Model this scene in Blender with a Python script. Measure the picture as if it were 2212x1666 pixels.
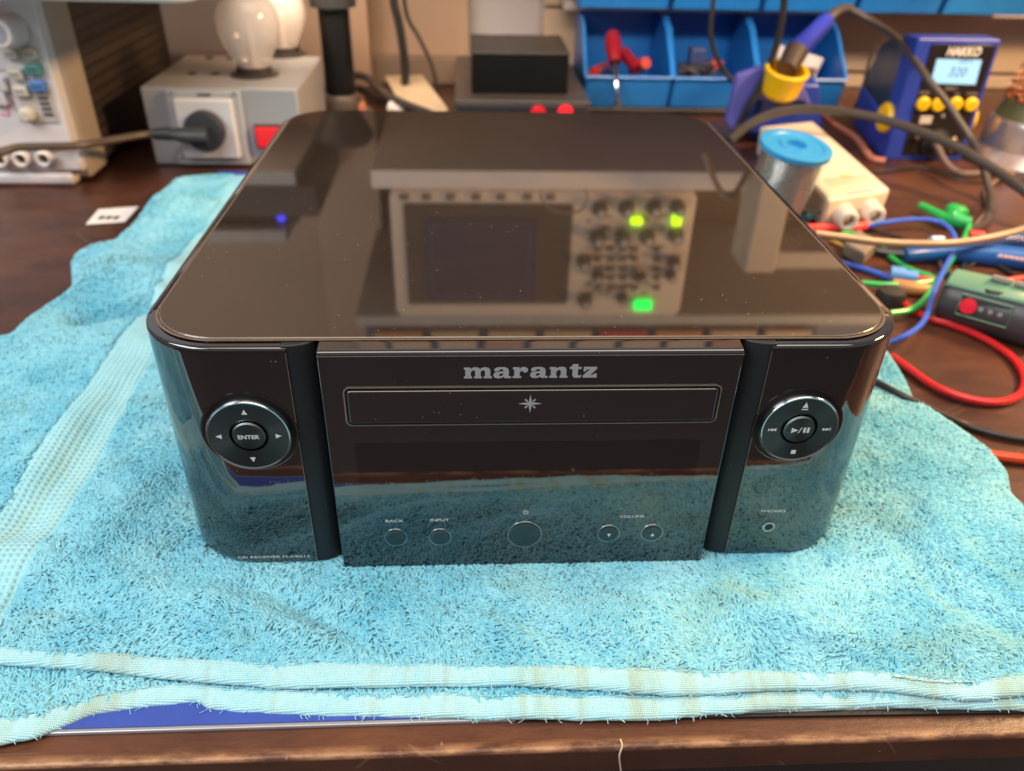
import bpy, math, random
import numpy as np
from mathutils import Vector, Matrix
random.seed(4); rng = np.random.default_rng(7)
sc = bpy.context.scene
for o in list(bpy.data.objects): bpy.data.objects.remove(o)

# ------------------------------------------------------------------ camera
CX, CY, CZ = -0.02184, -0.23750, 0.24170
YAW, PITCH, ROLL, FP = 0.0627226, 0.5788095, 0.0270447, 1716.32
cy_, sy_, cp_, sp_ = math.cos(YAW), math.sin(YAW), math.cos(PITCH), math.sin(PITCH)
FWD = Vector((sy_*cp_, cy_*cp_, -sp_)); R0 = Vector((cy_, -sy_, 0)); U0 = R0.cross(FWD)
RT = R0*math.cos(ROLL) + U0*math.sin(ROLL); UP = U0*math.cos(ROLL) - R0*math.sin(ROLL)
CAM = Vector((CX, CY, CZ))
cd = bpy.data.cameras.new('camera'); camo = bpy.data.objects.new('camera', cd)
sc.collection.objects.link(camo); sc.camera = camo
camo.matrix_world = Matrix(((RT.x, UP.x, -FWD.x, CX), (RT.y, UP.y, -FWD.y, CY), (RT.z, UP.z, -FWD.z, CZ), (0, 0, 0, 1)))
cd.sensor_width = 36; cd.lens = 36*FP/2212; cd.clip_start = .01; cd.clip_end = 50
cd.dof.use_dof = True; cd.dof.focus_distance = .275; cd.dof.aperture_fstop = 10.5

# ------------------------------------------------------------------ light
w = bpy.data.worlds.new('World'); sc.world = w; w.use_nodes = True
bg = w.node_tree.nodes['Background']; bg.inputs[0].default_value = (.74, .70, .70, 1); bg.inputs[1].default_value = .36
def area(name, loc, tgt, sx, sy, power, col):
    l = bpy.data.lights.new(name, 'AREA'); l.shape = 'RECTANGLE'; l.size = sx; l.size_y = sy; l.energy = power; l.color = col
    o = bpy.data.objects.new(name, l); sc.collection.objects.link(o); o.location = loc
    o.rotation_euler = (Vector(tgt)-Vector(loc)).to_track_quat('-Z', 'Y').to_euler(); return o
area('window_light', (-1.3, -.55, 1.25), (-.05, .1, 0), 1.2, .9, 27, (.90, .95, 1.0))
area('ceiling_light', (.2, -.35, 2.0), (0, .2, 0), 2.2, 1.4, 34, (1.0, .88, .74))
area('bench_lamp', (.80, .24, .58), (.36, .38, 0), .22, .12, 13., (1.0, .62, .30))
sl = area('shelf_strip_light', (.05, .60, .232), (.05, .93, -.06), 1.1, .03, 1.35, (1.0, .76, .54)); sl.data.spread = math.radians(80)
vs = sc.view_settings; vs.view_transform = 'Standard'; vs.look = 'None'; vs.exposure = .10; vs.gamma = 1; vs.use_curve_mapping = False
try:
    sc.cycles.use_denoising = True; sc.cycles.max_bounces = 8; sc.cycles.transmission_bounces = 6; sc.cycles.caustics_reflective = False
    sc.cycles.caustics_refractive = False; sc.cycles.sample_clamp_indirect = 4
except Exception: pass

# ------------------------------------------------------------------ rays through the photograph -> real points
HT = .1035     # top of the receiver
K = 2212/2560
def ray(px, py): return FWD + RT*((px-1106)/FP) - UP*((py-833)/FP)
def at(px, py, z): d = ray(px, py); return CAM + d*((z-CZ)/d.z)
def ay(px, py, y): d = ray(px, py); return CAM + d*((y-CY)/d.y)
def rf(px, py, y):
    d = ray(px, py); q = CAM + d*((HT-CZ)/d.z); d2 = Vector((d.x, d.y, -d.z)); return q + d2*((y-q.y)/d2.y)
def q1(x, y): return (x/2.572*K, y/2.572*K)
def q2(x, y): return ((700+x/2.765)*K, y/2.765*K)
def q3(x, y): return ((1400+x/1.907)*K, y/1.907*K)
def q4(x, y): return ((1750+x/1.9605)*K, (400+y/1.9605)*K)
def q6(x, y): return ((2100+x/3.967)*K, (30+y/3.967)*K)
def q7(x, y): return ((1800+x/4.165)*K, y/4.165*K)
def q8(x, y): return ((1880+x/3.253)*K, (300+y/3.253)*K)
def qs(x, y): return (x/3.47*K, y/3.47*K)
T = -.012      # bench top

# ------------------------------------------------------------------ materials
def nd(nt, typ, **kw):
    n = nt.nodes.new(typ)
    for k, v in kw.items():
        if k in n.inputs: n.inputs[k].default_value = v
        else: setattr(n, k, v)
    return n
MATS = {}
def pm(name, col, rough=.4, metal=0., var=.12, scale=60., bump=0., bscale=None, spec=.5, coat=0., rvar=.1, emit=None, es=1., **ex):
    if name in MATS: return MATS[name]
    m = bpy.data.materials.new(name); m.use_nodes = True; nt = m.node_tree; b = nt.nodes['Principled BSDF']
    tc = nd(nt, 'ShaderNodeTexCoord'); no = nd(nt, 'ShaderNodeTexNoise', Scale=scale, Detail=4.); nt.links.new(tc.outputs['Object'], no.inputs['Vector'])
    mx = nd(nt, 'ShaderNodeMix', data_type='RGBA'); c = Vector(col[:3])
    mx.inputs[6].default_value = (*(c*(1-var)), 1); mx.inputs[7].default_value = (*[min(1, v*(1+var)) for v in c], 1)
    nt.links.new(no.outputs[0], mx.inputs[0]); nt.links.new(mx.outputs[2], b.inputs['Base Color'])
    mr = nd(nt, 'ShaderNodeMapRange'); mr.inputs[3].default_value = max(0, rough*(1-rvar*2)); mr.inputs[4].default_value = min(1, rough*(1+rvar*2))
    nt.links.new(no.outputs[0], mr.inputs[0]); nt.links.new(mr.outputs[0], b.inputs['Roughness'])
    b.inputs['Metallic'].default_value = metal; b.inputs['Specular IOR Level'].default_value = spec; b.inputs['Coat Weight'].default_value = coat
    if emit: b.inputs['Emission Color'].default_value = (*emit, 1); b.inputs['Emission Strength'].default_value = es
    if bump:
        n2 = nd(nt, 'ShaderNodeTexNoise', Scale=bscale or scale*8, Detail=3.); nt.links.new(tc.outputs['Object'], n2.inputs['Vector'])
        bp = nd(nt, 'ShaderNodeBump', Strength=1., Distance=bump); nt.links.new(n2.outputs[0], bp.inputs['Height']); nt.links.new(bp.outputs[0], b.inputs['Normal'])
    for k, v in ex.items(): b.inputs[k.replace('_', ' ')].default_value = v
    MATS[name] = m; return m

def dusty(name, col, rough, spec, dust=.5, dscale=420., dcol=(.55, .5, .45), haze=.0):
    """gloss black with lint specks, faint haze of fine dust"""
    m = pm(name, col, rough, var=.1, spec=spec, scale=30); nt = m.node_tree; b = nt.nodes['Principled BSDF']
    tc = nd(nt, 'ShaderNodeTexCoord')
    base_l = [l for l in nt.links if l.to_socket == b.inputs['Base Color']][0].from_socket
    rough_l = [l for l in nt.links if l.to_socket == b.inputs['Roughness']][0].from_socket
    vo = nd(nt, 'ShaderNodeTexVoronoi', Scale=dscale); nt.links.new(tc.outputs['Object'], vo.inputs['Vector'])
    big = nd(nt, 'ShaderNodeTexNoise', Scale=22., Detail=3.); nt.links.new(tc.outputs['Object'], big.inputs['Vector'])
    sep = nd(nt, 'ShaderNodeSeparateColor'); nt.links.new(vo.outputs['Color'], sep.inputs[0])
    thr = nd(nt, 'ShaderNodeMath', operation='MULTIPLY'); nt.links.new(sep.outputs[0], thr.inputs[0]); nt.links.new(big.outputs[0], thr.inputs[1])
    p1 = nd(nt, 'ShaderNodeMath', operation='GREATER_THAN'); nt.links.new(thr.outputs[0], p1.inputs[0]); p1.inputs[1].default_value = 1-dust
    lt = nd(nt, 'ShaderNodeMath', operation='LESS_THAN'); nt.links.new(vo.outputs['Distance'], lt.inputs[0]); 
    rr = nd(nt, 'ShaderNodeMath', operation='MULTIPLY'); nt.links.new(sep.outputs[1], rr.inputs[0]); rr.inputs[1].default_value = .115
    nt.links.new(rr.outputs[0], lt.inputs[1])
    mu = nd(nt, 'ShaderNodeMath', operation='MULTIPLY'); nt.links.new(p1.outputs[0], mu.inputs[0]); nt.links.new(lt.outputs[0], mu.inputs[1])
    fine = nd(nt, 'ShaderNodeTexNoise', Scale=900., Detail=2.); nt.links.new(tc.outputs['Object'], fine.inputs['Vector'])
    hz = nd(nt, 'ShaderNodeMath', operation='MULTIPLY'); nt.links.new(fine.outputs[0], hz.inputs[0]); hz.inputs[1].default_value = haze*1.9; hz2 = nd(nt, 'ShaderNodeMath', operation='MULTIPLY'); sm3 = nd(nt, 'ShaderNodeTexNoise', Scale=9., Detail=5., Roughness=.65, Distortion=1.2); nt.links.new(tc.outputs['Object'], sm3.inputs['Vector']); nt.links.new(hz.outputs[0], hz2.inputs[0]); nt.links.new(sm3.outputs[0], hz2.inputs[1]); hz = hz2
    mxx = nd(nt, 'ShaderNodeMath', operation='MAXIMUM'); nt.links.new(mu.outputs[0], mxx.inputs[0]); nt.links.new(hz.outputs[0], mxx.inputs[1])
    mx = nd(nt, 'ShaderNodeMix', data_type='RGBA'); nt.links.new(mxx.outputs[0], mx.inputs[0]); nt.links.new(base_l, mx.inputs[6]); mx.inputs[7].default_value = (*dcol, 1)
    nt.links.new(mx.outputs[2], b.inputs['Base Color'])
    m2 = nd(nt, 'ShaderNodeMix', data_type='FLOAT'); nt.links.new(mu.outputs[0], m2.inputs[0]); nt.links.new(rough_l, m2.inputs[2]); m2.inputs[3].default_value = .8
    nt.links.new(m2.outputs[0], b.inputs['Roughness']); return m

gloss = dusty('gloss_black', (.006, .005, .007), .025, 1.6, dust=.57, dscale=520, dcol=(.24, .22, .20))
panelg = dusty('panel_black', (.010, .009, .011), .03, 1.6, dust=.57, dscale=520, dcol=(.24, .22, .20))
glassm = dusty('lid_glass', (.016, .011, .008), .035, 1.15, dust=.62, dscale=520, haze=.032, dcol=(.46, .36, .27))
matte = dusty('matte_black', (.016, .018, .021), .42, .35, dust=.60, dscale=560, dcol=(.30, .28, .26))
tank = pm('black_plastic', (.018, .018, .019), .45)
blackp = pm('black_cable', (.022, .02, .019), .38)
trim_glint = pm('tray_trim_highlight', (.30, .25, .21), .3, metal=.5)  # trim colour lightened to carry the highlight of the tray's bevelled edge
ink = pm('print_grey', (.68, .68, .68), .5, var=.03)
logom = pm('logo_silver', (.62, .64, .68), .28, metal=.55, var=.03)
chrome = pm('chrome', (.75, .75, .77), .12, metal=1)
gap = pm('gap_black', (.003, .003, .003), .3)
def brushed(axis='Y'):
    m = pm('brushed_disc', (.095, .115, .12), .34, metal=1., var=.05); nt = m.node_tree; b = nt.nodes['Principled BSDF']
    b.inputs['Anisotropic'].default_value = .85; t = nd(nt, 'ShaderNodeTangent', direction_type='RADIAL', axis=axis); nt.links.new(t.outputs[0], b.inputs['Tangent']); return m
brush = brushed()

def bench_mat():
    m = bpy.data.materials.new('bench_wood'); m.use_nodes = True; nt = m.node_tree; b = nt.nodes['Principled BSDF']
    tc = nd(nt, 'ShaderNodeTexCoord'); mp = nd(nt, 'ShaderNodeMapping'); mp.inputs['Scale'].default_value = (5, 13, 13); nt.links.new(tc.outputs['Object'], mp.inputs[0])
    n1 = nd(nt, 'ShaderNodeTexNoise', Scale=4., Detail=8., Roughness=.65); nt.links.new(mp.outputs[0], n1.inputs[0])
    n2 = nd(nt, 'ShaderNodeTexNoise', Scale=11., Detail=5.); nt.links.new(tc.outputs['Object'], n2.inputs[0])
    cr = nd(nt, 'ShaderNodeValToRGB'); e = cr.color_ramp.elements; e[0].position = .36; e[0].color = (.034, .012, .009, 1); e[1].position = .64; e[1].color = (.105, .038, .020, 1)
    a = nd(nt, 'ShaderNodeMath', operation='ADD'); nt.links.new(n1.outputs[0], a.inputs[0]); nt.links.new(n2.outputs[0], a.inputs[1])
    h = nd(nt, 'ShaderNodeMath', operation='MULTIPLY'); nt.links.new(a.outputs[0], h.inputs[0]); h.inputs[1].default_value = .5; nt.links.new(h.outputs[0], cr.inputs[0])
    # the lacquer is rubbed through along the rounded front edge, and scratched
    sx = nd(nt, 'ShaderNodeSeparateXYZ'); nt.links.new(tc.outputs['Object'], sx.inputs[0])
    r1 = nd(nt, 'ShaderNodeMapRange'); r1.inputs[1].default_value = -.0745; r1.inputs[2].default_value = -.0795; nt.links.new(sx.outputs[1], r1.inputs[0])
    r2 = nd(nt, 'ShaderNodeMapRange'); r2.inputs[1].default_value = -.0136; r2.inputs[2].default_value = -.0122; nt.links.new(sx.outputs[2], r2.inputs[0])
    n3 = nd(nt, 'ShaderNodeTexNoise', Scale=55., Detail=8., Roughness=.7); nt.links.new(mp.outputs[0], n3.inputs[0])
    n3.inputs['Scale'].default_value = 9
    r3 = nd(nt, 'ShaderNodeMapRange'); r3.inputs[1].default_value = .42; r3.inputs[2].default_value = .60; nt.links.new(n3.outputs[0], r3.inputs[0])
    k1 = nd(nt, 'ShaderNodeMath', operation='MULTIPLY'); nt.links.new(r1.outputs[0], k1.inputs[0]); nt.links.new(r2.outputs[0], k1.inputs[1])
    k2 = nd(nt, 'ShaderNodeMath', operation='MULTIPLY'); nt.links.new(k1.outputs[0], k2.inputs[0]); nt.links.new(r3.outputs[0], k2.inputs[1])
    mx = nd(nt, 'ShaderNodeMix', data_type='RGBA'); nt.links.new(k2.outputs[0], mx.inputs[0]); nt.links.new(cr.outputs[0], mx.inputs[6]); mx.inputs[7].default_value = (.50, .27, .13, 1)
    # brown rubbed zone just behind the edge
    r4 = nd(nt, 'ShaderNodeMapRange'); r4.inputs[1].default_value = -.058; r4.inputs[2].default_value = -.074; r4.inputs[4].default_value = .62; nt.links.new(sx.outputs[1], r4.inputs[0])
    r5 = nd(nt, 'ShaderNodeMath', operation='MULTIPLY'); nt.links.new(r4.outputs[0], r5.inputs[0]); nt.links.new(n1.outputs[0], r5.inputs[1])
    r6 = nd(nt, 'ShaderNodeMath', operation='MULTIPLY'); nt.links.new(r5.outputs[0], r6.inputs[0]); nt.links.new(r2.outputs[0], r6.inputs[1])
    mb = nd(nt, 'ShaderNodeMix', data_type='RGBA'); nt.links.new(r6.outputs[0], mb.inputs[0]); nt.links.new(cr.outputs[0], mb.inputs[6]); mb.inputs[7].default_value = (.21, .082, .028, 1)
    mf = nd(nt, 'ShaderNodeMapping'); mf.inputs['Scale'].default_value = (60, 420, 420); nt.links.new(tc.outputs['Object'], mf.inputs[0])
    nf = nd(nt, 'ShaderNodeTexNoise', Scale=1., Detail=6., Roughness=.75); nt.links.new(mf.outputs[0], nf.inputs[0])
    rf_ = nd(nt, 'ShaderNodeMapRange'); rf_.inputs[1].default_value = .35; rf_.inputs[2].default_value = .68; rf_.inputs[3].default_value = .25; rf_.inputs[4].default_value = 1.; nt.links.new(nf.outputs[0], rf_.inputs[0])
    r7 = nd(nt, 'ShaderNodeMath', operation='MULTIPLY'); nt.links.new(r6.outputs[0], r7.inputs[0]); nt.links.new(rf_.outputs[0], r7.inputs[1]); nt.links.new(r7.outputs[0], mb.inputs[0])
    # long hairline scratches
    vs_ = nd(nt, 'ShaderNodeTexVoronoi', Scale=16., feature='DISTANCE_TO_EDGE'); mv = nd(nt, 'ShaderNodeMapping'); mv.inputs['Scale'].default_value = (1, 3.2, 1); mv.inputs['Rotation'].default_value = (0, 0, .5)
    nw = nd(nt, 'ShaderNodeTexNoise', Scale=20.); nt.links.new(tc.outputs['Object'], nw.inputs[0])
    nt.links.new(tc.outputs['Object'], mv.inputs[0]); nt.links.new(mv.outputs[0], vs_.inputs['Vector'])
    sl_ = nd(nt, 'ShaderNodeMath', operation='LESS_THAN'); nt.links.new(vs_.outputs['Distance'], sl_.inputs[0]); sl_.inputs[1].default_value = .006
    sg_ = nd(nt, 'ShaderNodeMath', operation='GREATER_THAN'); nt.links.new(nw.outputs[0], sg_.inputs[0]); sg_.inputs[1].default_value = .56
    sm_ = nd(nt, 'ShaderNodeMath', operation='MULTIPLY'); nt.links.new(sl_.outputs[0], sm_.inputs[0]); nt.links.new(sg_.outputs[0], sm_.inputs[1])
    sn_ = nd(nt, 'ShaderNodeMath', operation='MULTIPLY'); nt.links.new(sm_.outputs[0], sn_.inputs[0]); sn_.inputs[1].default_value = .16
    ms2 = nd(nt, 'ShaderNodeMix', data_type='RGBA'); nt.links.new(sn_.outputs[0], ms2.inputs[0]); nt.links.new(mb.outputs[2], ms2.inputs[6]); ms2.inputs[7].default_value = (.40, .24, .14, 1)
    nt.links.new(ms2.outputs[2], mx.inputs[6])
    # small pale dings
    vo = nd(nt, 'ShaderNodeTexVoronoi', Scale=75.); ms = nd(nt, 'ShaderNodeMapping'); ms.inputs['Scale'].default_value = (1, .45, 1); ms.inputs['Rotation'].default_value = (0, 0, .6)
    nt.links.new(tc.outputs['Object'], ms.inputs[0]); nt.links.new(ms.outputs[0], vo.inputs['Vector'])
    dl = nd(nt, 'ShaderNodeMath', operation='LESS_THAN'); nt.links.new(vo.outputs['Distance'], dl.inputs[0]); dl.inputs[1].default_value = .028
    dm = nd(nt, 'ShaderNodeMath', operation='MULTIPLY'); nt.links.new(dl.outputs[0], dm.inputs[0]); dm.inputs[1].default_value = .5
    m3 = nd(nt, 'ShaderNodeMix', data_type='RGBA'); nt.links.new(dm.outputs[0], m3.inputs[0]); nt.links.new(mx.outputs[2], m3.inputs[6]); m3.inputs[7].default_value = (.42, .26, .16, 1)
    nt.links.new(m3.outputs[2], b.inputs['Base Color'])
    rr = nd(nt, 'ShaderNodeMapRange'); rr.inputs[3].default_value = .22; rr.inputs[4].default_value = .5; nt.links.new(n2.outputs[0], rr.inputs[0]); nt.links.new(rr.outputs[0], b.inputs['Roughness'])
    bp = nd(nt, 'ShaderNodeBump', Strength=.6, Distance=.0006); nt.links.new(n3.outputs[0], bp.inputs['Height']); nt.links.new(bp.outputs[0], b.inputs['Normal'])
    return m

def towel_mat(name, ca, cb, cs, weave=0., fine=260.):
    m = bpy.data.materials.new(name); m.use_nodes = True; nt = m.node_tree; b = nt.nodes['Principled BSDF']
    tc = nd(nt, 'ShaderNodeTexCoord')
    n1 = nd(nt, 'ShaderNodeTexNoise', Scale=fine, Detail=3., Roughness=.7); nt.links.new(tc.outputs['Object'], n1.inputs[0])
    n2 = nd(nt, 'ShaderNodeTexNoise', Scale=24., Detail=4.); nt.links.new(tc.outputs['Object'], n2.inputs[0])
    ad = nd(nt, 'ShaderNodeMath', operation='ADD'); nt.links.new(n1.outputs[0], ad.inputs[0]); nt.links.new(n2.outputs[0], ad.inputs[1])
    r0 = nd(nt, 'ShaderNodeMapRange'); r0.inputs[1].default_value = .72; r0.inputs[2].default_value = 1.26; nt.links.new(ad.outputs[0], r0.inputs[0])
    mx = nd(nt, 'ShaderNodeMix', data_type='RGBA'); nt.links.new(r0.outputs[0], mx.inputs[0]); mx.inputs[6].default_value = (*ca, 1); mx.inputs[7].default_value = (*cb, 1)
    mp = nd(nt, 'ShaderNodeMapping'); mp.inputs['Scale'].default_value = (16, 30, 8) if not weave else (75, 9, 9); mp.inputs['Rotation'].default_value = (0, 0, .35 if not weave else 0)
    nt.links.new(tc.outputs['Object'], mp.inputs[0])
    n3 = nd(nt, 'ShaderNodeTexNoise', Scale=1., Detail=4., Roughness=.6); nt.links.new(mp.outputs[0], n3.inputs[0])
    sx = nd(nt, 'ShaderNodeSeparateXYZ'); nt.links.new(tc.outputs['Object'], sx.inputs[0])
    rx = nd(nt, 'ShaderNodeMapRange'); rx.inputs[1].default_value = .02; rx.inputs[2].default_value = .23; rx.inputs[4].default_value = .07; nt.links.new(sx.outputs[0], rx.inputs[0])
    a2 = nd(nt, 'ShaderNodeMath', operation='ADD'); nt.links.new(n3.outputs[0], a2.inputs[0]); nt.links.new(rx.outputs[0], a2.inputs[1])
    r3 = nd(nt, 'ShaderNodeMapRange'); r3.inputs[1].default_value = .54 if not weave else .50; r3.inputs[2].default_value = .80 if not weave else .68; r3.inputs[4].default_value = .5 if not weave else .55; nt.links.new(a2.outputs[0], r3.inputs[0])
    m2 = nd(nt, 'ShaderNodeMix', data_type='RGBA'); nt.links.new(r3.outputs[0], m2.inputs[0]); nt.links.new(mx.outputs[2], m2.inputs[6]); m2.inputs[7].default_value = (*cs, 1)
    nt.links.new(m2.outputs[2], b.inputs['Base Color']); b.inputs['Roughness'].default_value = .85; b.inputs['Specular IOR Level'].default_value = .2
    b.inputs['Sheen Weight'].default_value = .25
    tl = nd(nt, 'ShaderNodeBsdfTranslucent'); nt.links.new(m2.outputs[2], tl.inputs[0]); ms_ = nd(nt, 'ShaderNodeMixShader'); ms_.inputs[0].default_value = .20 if not weave else 0.
    nt.links.new(b.outputs[0], ms_.inputs[1]); nt.links.new(tl.outputs[0], ms_.inputs[2]); nt.links.new(ms_.outputs[0], nt.nodes['Material Output'].inputs[0])
    if weave:
        wv = nd(nt, 'ShaderNodeTexWave', Scale=weave, Distortion=.6); nt.links.new(tc.outputs['Object'], wv.inputs[0])
        w2 = nd(nt, 'ShaderNodeTexWave', Scale=weave, Distortion=.6, bands_direction='Y'); nt.links.new(tc.outputs['Object'], w2.inputs[0])
        pr = nd(nt, 'ShaderNodeMath', operation='MULTIPLY'); nt.links.new(wv.outputs['Fac'], pr.inputs[0]); nt.links.new(w2.outputs['Fac'], pr.inputs[1])
        bp = nd(nt, 'ShaderNodeBump', Strength=.9, Distance=.0004 if weave > 200 else .0007); nt.links.new(pr.outputs[0], bp.inputs['Height']); nt.links.new(bp.outputs[0], b.inputs['Normal'])
    return m
terry = towel_mat('terry_blue', (.12, .53, .71), (.40, .80, .88), (.30, .46, .32), fine=520.)
hemm = towel_mat('hem_blue', (.36, .74, .84), (.50, .82, .87), (.38, .44, .26), weave=480., fine=500)
bandm = towel_mat('band_blue', (.27, .60, .66), (.37, .69, .74), (.36, .54, .42), weave=110., fine=200)

# ------------------------------------------------------------------ mesh helpers
class MB:
    def __init__(s): s.v = []; s.f = []; s.m = []; s.mi = 0
    def add(s, vs, fs, mi=None):
        n = len(s.v); s.v += [tuple(v) for v in vs]; s.f += [tuple(i+n for i in f) for f in fs]; s.m += [s.mi if mi is None else mi]*len(fs); return s
    def box(s, lo, hi, mi=None, M=None):
        (a, b, c), (d, e, f) = lo, hi
        vs = [Vector(p) for p in ((a, b, c), (d, b, c), (d, e, c), (a, e, c), (a, b, f), (d, b, f), (d, e, f), (a, e, f))]
        if M: vs = [M @ v for v in vs]
        return s.add(vs, [(0, 3, 2, 1), (4, 5, 6, 7), (0, 1, 5, 4), (1, 2, 6, 5), (2, 3, 7, 6), (3, 0, 4, 7)], mi)
    def hexa(s, q0, q1_, mi=None):     # two quads
        return s.add(list(q0)+list(q1_), [(0, 3, 2, 1), (4, 5, 6, 7), (0, 1, 5, 4), (1, 2, 6, 5), (2, 3, 7, 6), (3, 0, 4, 7)], mi)
    def prism(s, pts, d, mi=None):     # planar outline (3D points) pushed along d
        n = len(pts); d = Vector(d); P = [Vector(p) for p in pts]
        return s.add(P+[p+d for p in P], [tuple(range(n-1, -1, -1)), tuple(range(n, 2*n))]+[(i, (i+1) % n, n+(i+1) % n, n+i) for i in range(n)], mi)
    def lathe(s, o, ax, prof, n=48, mi=None, caps=True):   # prof: (radius, along)
        ax = Vector(ax).normalized(); o = Vector(o); t = Vector((0, 0, 1)) if abs(ax.z) < .9 else Vector((1, 0, 0)); a = ax.cross(t).normalized(); b = ax.cross(a)
        vs = []; fs = []
        for r, h in prof:
            for k in range(n): g = 2*math.pi*k/n; vs.append(o+ax*h+(a*math.cos(g)+b*math.sin(g))*max(r, 1e-6))
        for i in range(len(prof)-1):
            for k in range(n): fs.append((i*n+k, i*n+(k+1) % n, (i+1)*n+(k+1) % n, (i+1)*n+k))
        if caps: fs.append(tuple(range(n))); fs.append(tuple(reversed(range((len(prof)-1)*n, len(prof)*n))))
        return s.add(vs, fs, mi)
    def tube(s, pts, r, n=8, sm=6, mi=None, flat=1.):
        P = [Vector(p) for p in pts]
        if sm > 1 and len(P) > 2:
            Q = []
            for i in range(len(P)-1):
                p0 = P[max(i-1, 0)]; p1 = P[i]; p2 = P[i+1]; p3 = P[min(i+2, len(P)-1)]
                for k in range(sm):
                    t = k/sm; Q.append(.5*((2*p1)+(p2-p0)*t+(2*p0-5*p1+4*p2-p3)*t*t+(3*p1-p0-3*p2+p3)*t**3))
            Q.append(P[-1]); P = Q
        N = len(P); rr = r if hasattr(r, '__len__') else [r]*2; vs = []; fs = []
        prev = None
        for i, p in enumerate(P):
            d = (P[min(i+1, N-1)]-P[max(i-1, 0)]).normalized()
            if prev is None: u = d.cross(Vector((0, 0, 1))); u = u if u.length > .1 else d.cross(Vector((1, 0, 0))); u.normalize()
            else: u = (prev-d*prev.dot(d)).normalized()
            prev = u; v = d.cross(u); f = i/(N-1)*(len(rr)-1); k0 = min(int(f), len(rr)-2); R = rr[k0]*(1-f+k0)+rr[k0+1]*(f-k0)
            for k in range(n): g = 2*math.pi*k/n; vs.append(p+(u*math.cos(g)+v*math.sin(g)*flat)*R)
        for i in range(N-1):
            for k in range(n): fs.append((i*n+k, i*n+(k+1) % n, (i+1)*n+(k+1) % n, (i+1)*n+k))
        fs += [tuple(reversed(range(n))), tuple(range((N-1)*n, N*n))]
        return s.add(vs, fs, mi)
    def build(s, name, mats, parent=None, bevel=0., smooth=True, seg=2, ang=35):
        me = bpy.data.meshes.new(name); me.from_pydata(s.v, [], s.f); me.update()
        mats = mats if isinstance(mats, (list, tuple)) else [mats]
        for m in mats: me.materials.append(m)
        me.polygons.foreach_set('material_index', s.m)
        if smooth:
            me.polygons.foreach_set('use_smooth', [True]*len(s.f))
            try: me.set_sharp_from_angle(angle=math.radians(ang))
            except Exception: pass
        o = bpy.data.objects.new(name, me); sc.collection.objects.link(o)
        if bevel:
            b = o.modifiers.new('bevel', 'BEVEL'); b.width = bevel; b.segments = seg; b.limit_method = 'ANGLE'; b.angle_limit = math.radians(40); b.harden_normals = False
        if smooth:
            wn = o.modifiers.new('weighted', 'WEIGHTED_NORMAL'); wn.keep_sharp = True; wn.weight = 80
        if parent: adopt(o, parent)
        return o
def adopt(o, p):
    o.parent = p
    if p.type == 'EMPTY': o.matrix_parent_inverse = Matrix.Translation(p.location).inverted()
def tag(o, label=None, cat=None, group=None, kind=None):
    for k, v in (('label', label), ('category', cat), ('group', group), ('kind', kind)):
        if v: o[k] = v
    return o
def thing(name, loc, label, cat, group=None):
    o = bpy.data.objects.new(name, None); sc.collection.objects.link(o); o.location = loc; o.empty_display_size = .02
    return tag(o, label, cat, group)
def one(mb, name, mats, label, cat, group=None, **kw):
    return tag(mb.build(name, mats, **kw), label, cat, group)

def rrect(x0, x1, y0, y1, r, n=8):
    o = []
    for cx, cy, a in ((x1-r, y1-r, 0), (x0+r, y1-r, 90), (x0+r, y0+r, 180), (x1-r, y0+r, 270)):
        for k in range(n+1): g = math.radians(a+90*k/n); o.append((cx+r*math.cos(g), cy+r*math.sin(g)))
    return o
def flatpoly(polys, xf, thick=.00004):
    """filled shapes with holes (list of closed 2D loops) -> verts, faces mapped by xf(x, y, z)"""
    cu = bpy.data.curves.new('tmp', 'CURVE'); cu.dimensions = '2D'; cu.fill_mode = 'BOTH'; cu.extrude = thick
    for pl in polys:
        sp = cu.splines.new('POLY'); sp.points.add(len(pl)-1); sp.use_cyclic_u = True
        for p, q in zip(sp.points, pl): p.co = (q[0], q[1], 0, 1)
    return _curve_mesh(cu, xf)
def _curve_mesh(cu, xf):
    o = bpy.data.objects.new('tmp', cu); sc.collection.objects.link(o); dg = bpy.context.evaluated_depsgraph_get(); dg.update()
    me = o.evaluated_get(dg).to_mesh(); vs = [xf(*v.co) for v in me.vertices]; fs = [tuple(p.vertices) for p in me.polygons]
    o.evaluated_get(dg).to_mesh_clear(); bpy.data.objects.remove(o); bpy.data.curves.remove(cu); return vs, fs
def text(txt, xf, size=1., align='CENTER', ex=.00004, off=0.):
    cu = bpy.data.curves.new('tmp', 'FONT'); cu.body = txt; cu.align_x = align; cu.size = size; cu.extrude = ex; cu.offset = off; cu.resolution_u = 3
    return _curve_mesh(cu, xf)
def front(x0, z0, y, sx=1., sz=1.): return lambda x, yy, z: (x0+x*sx, y-z, z0+yy*sz)    # upright, facing -y
def circ(r, n=24, cx=0, cy=0, a0=0, a1=360): return [(cx+r*math.cos(math.radians(a0+(a1-a0)*k/n)), cy+r*math.sin(math.radians(a0+(a1-a0)*k/n))) for k in range(n if a1-a0 == 360 else n+1)]

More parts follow.
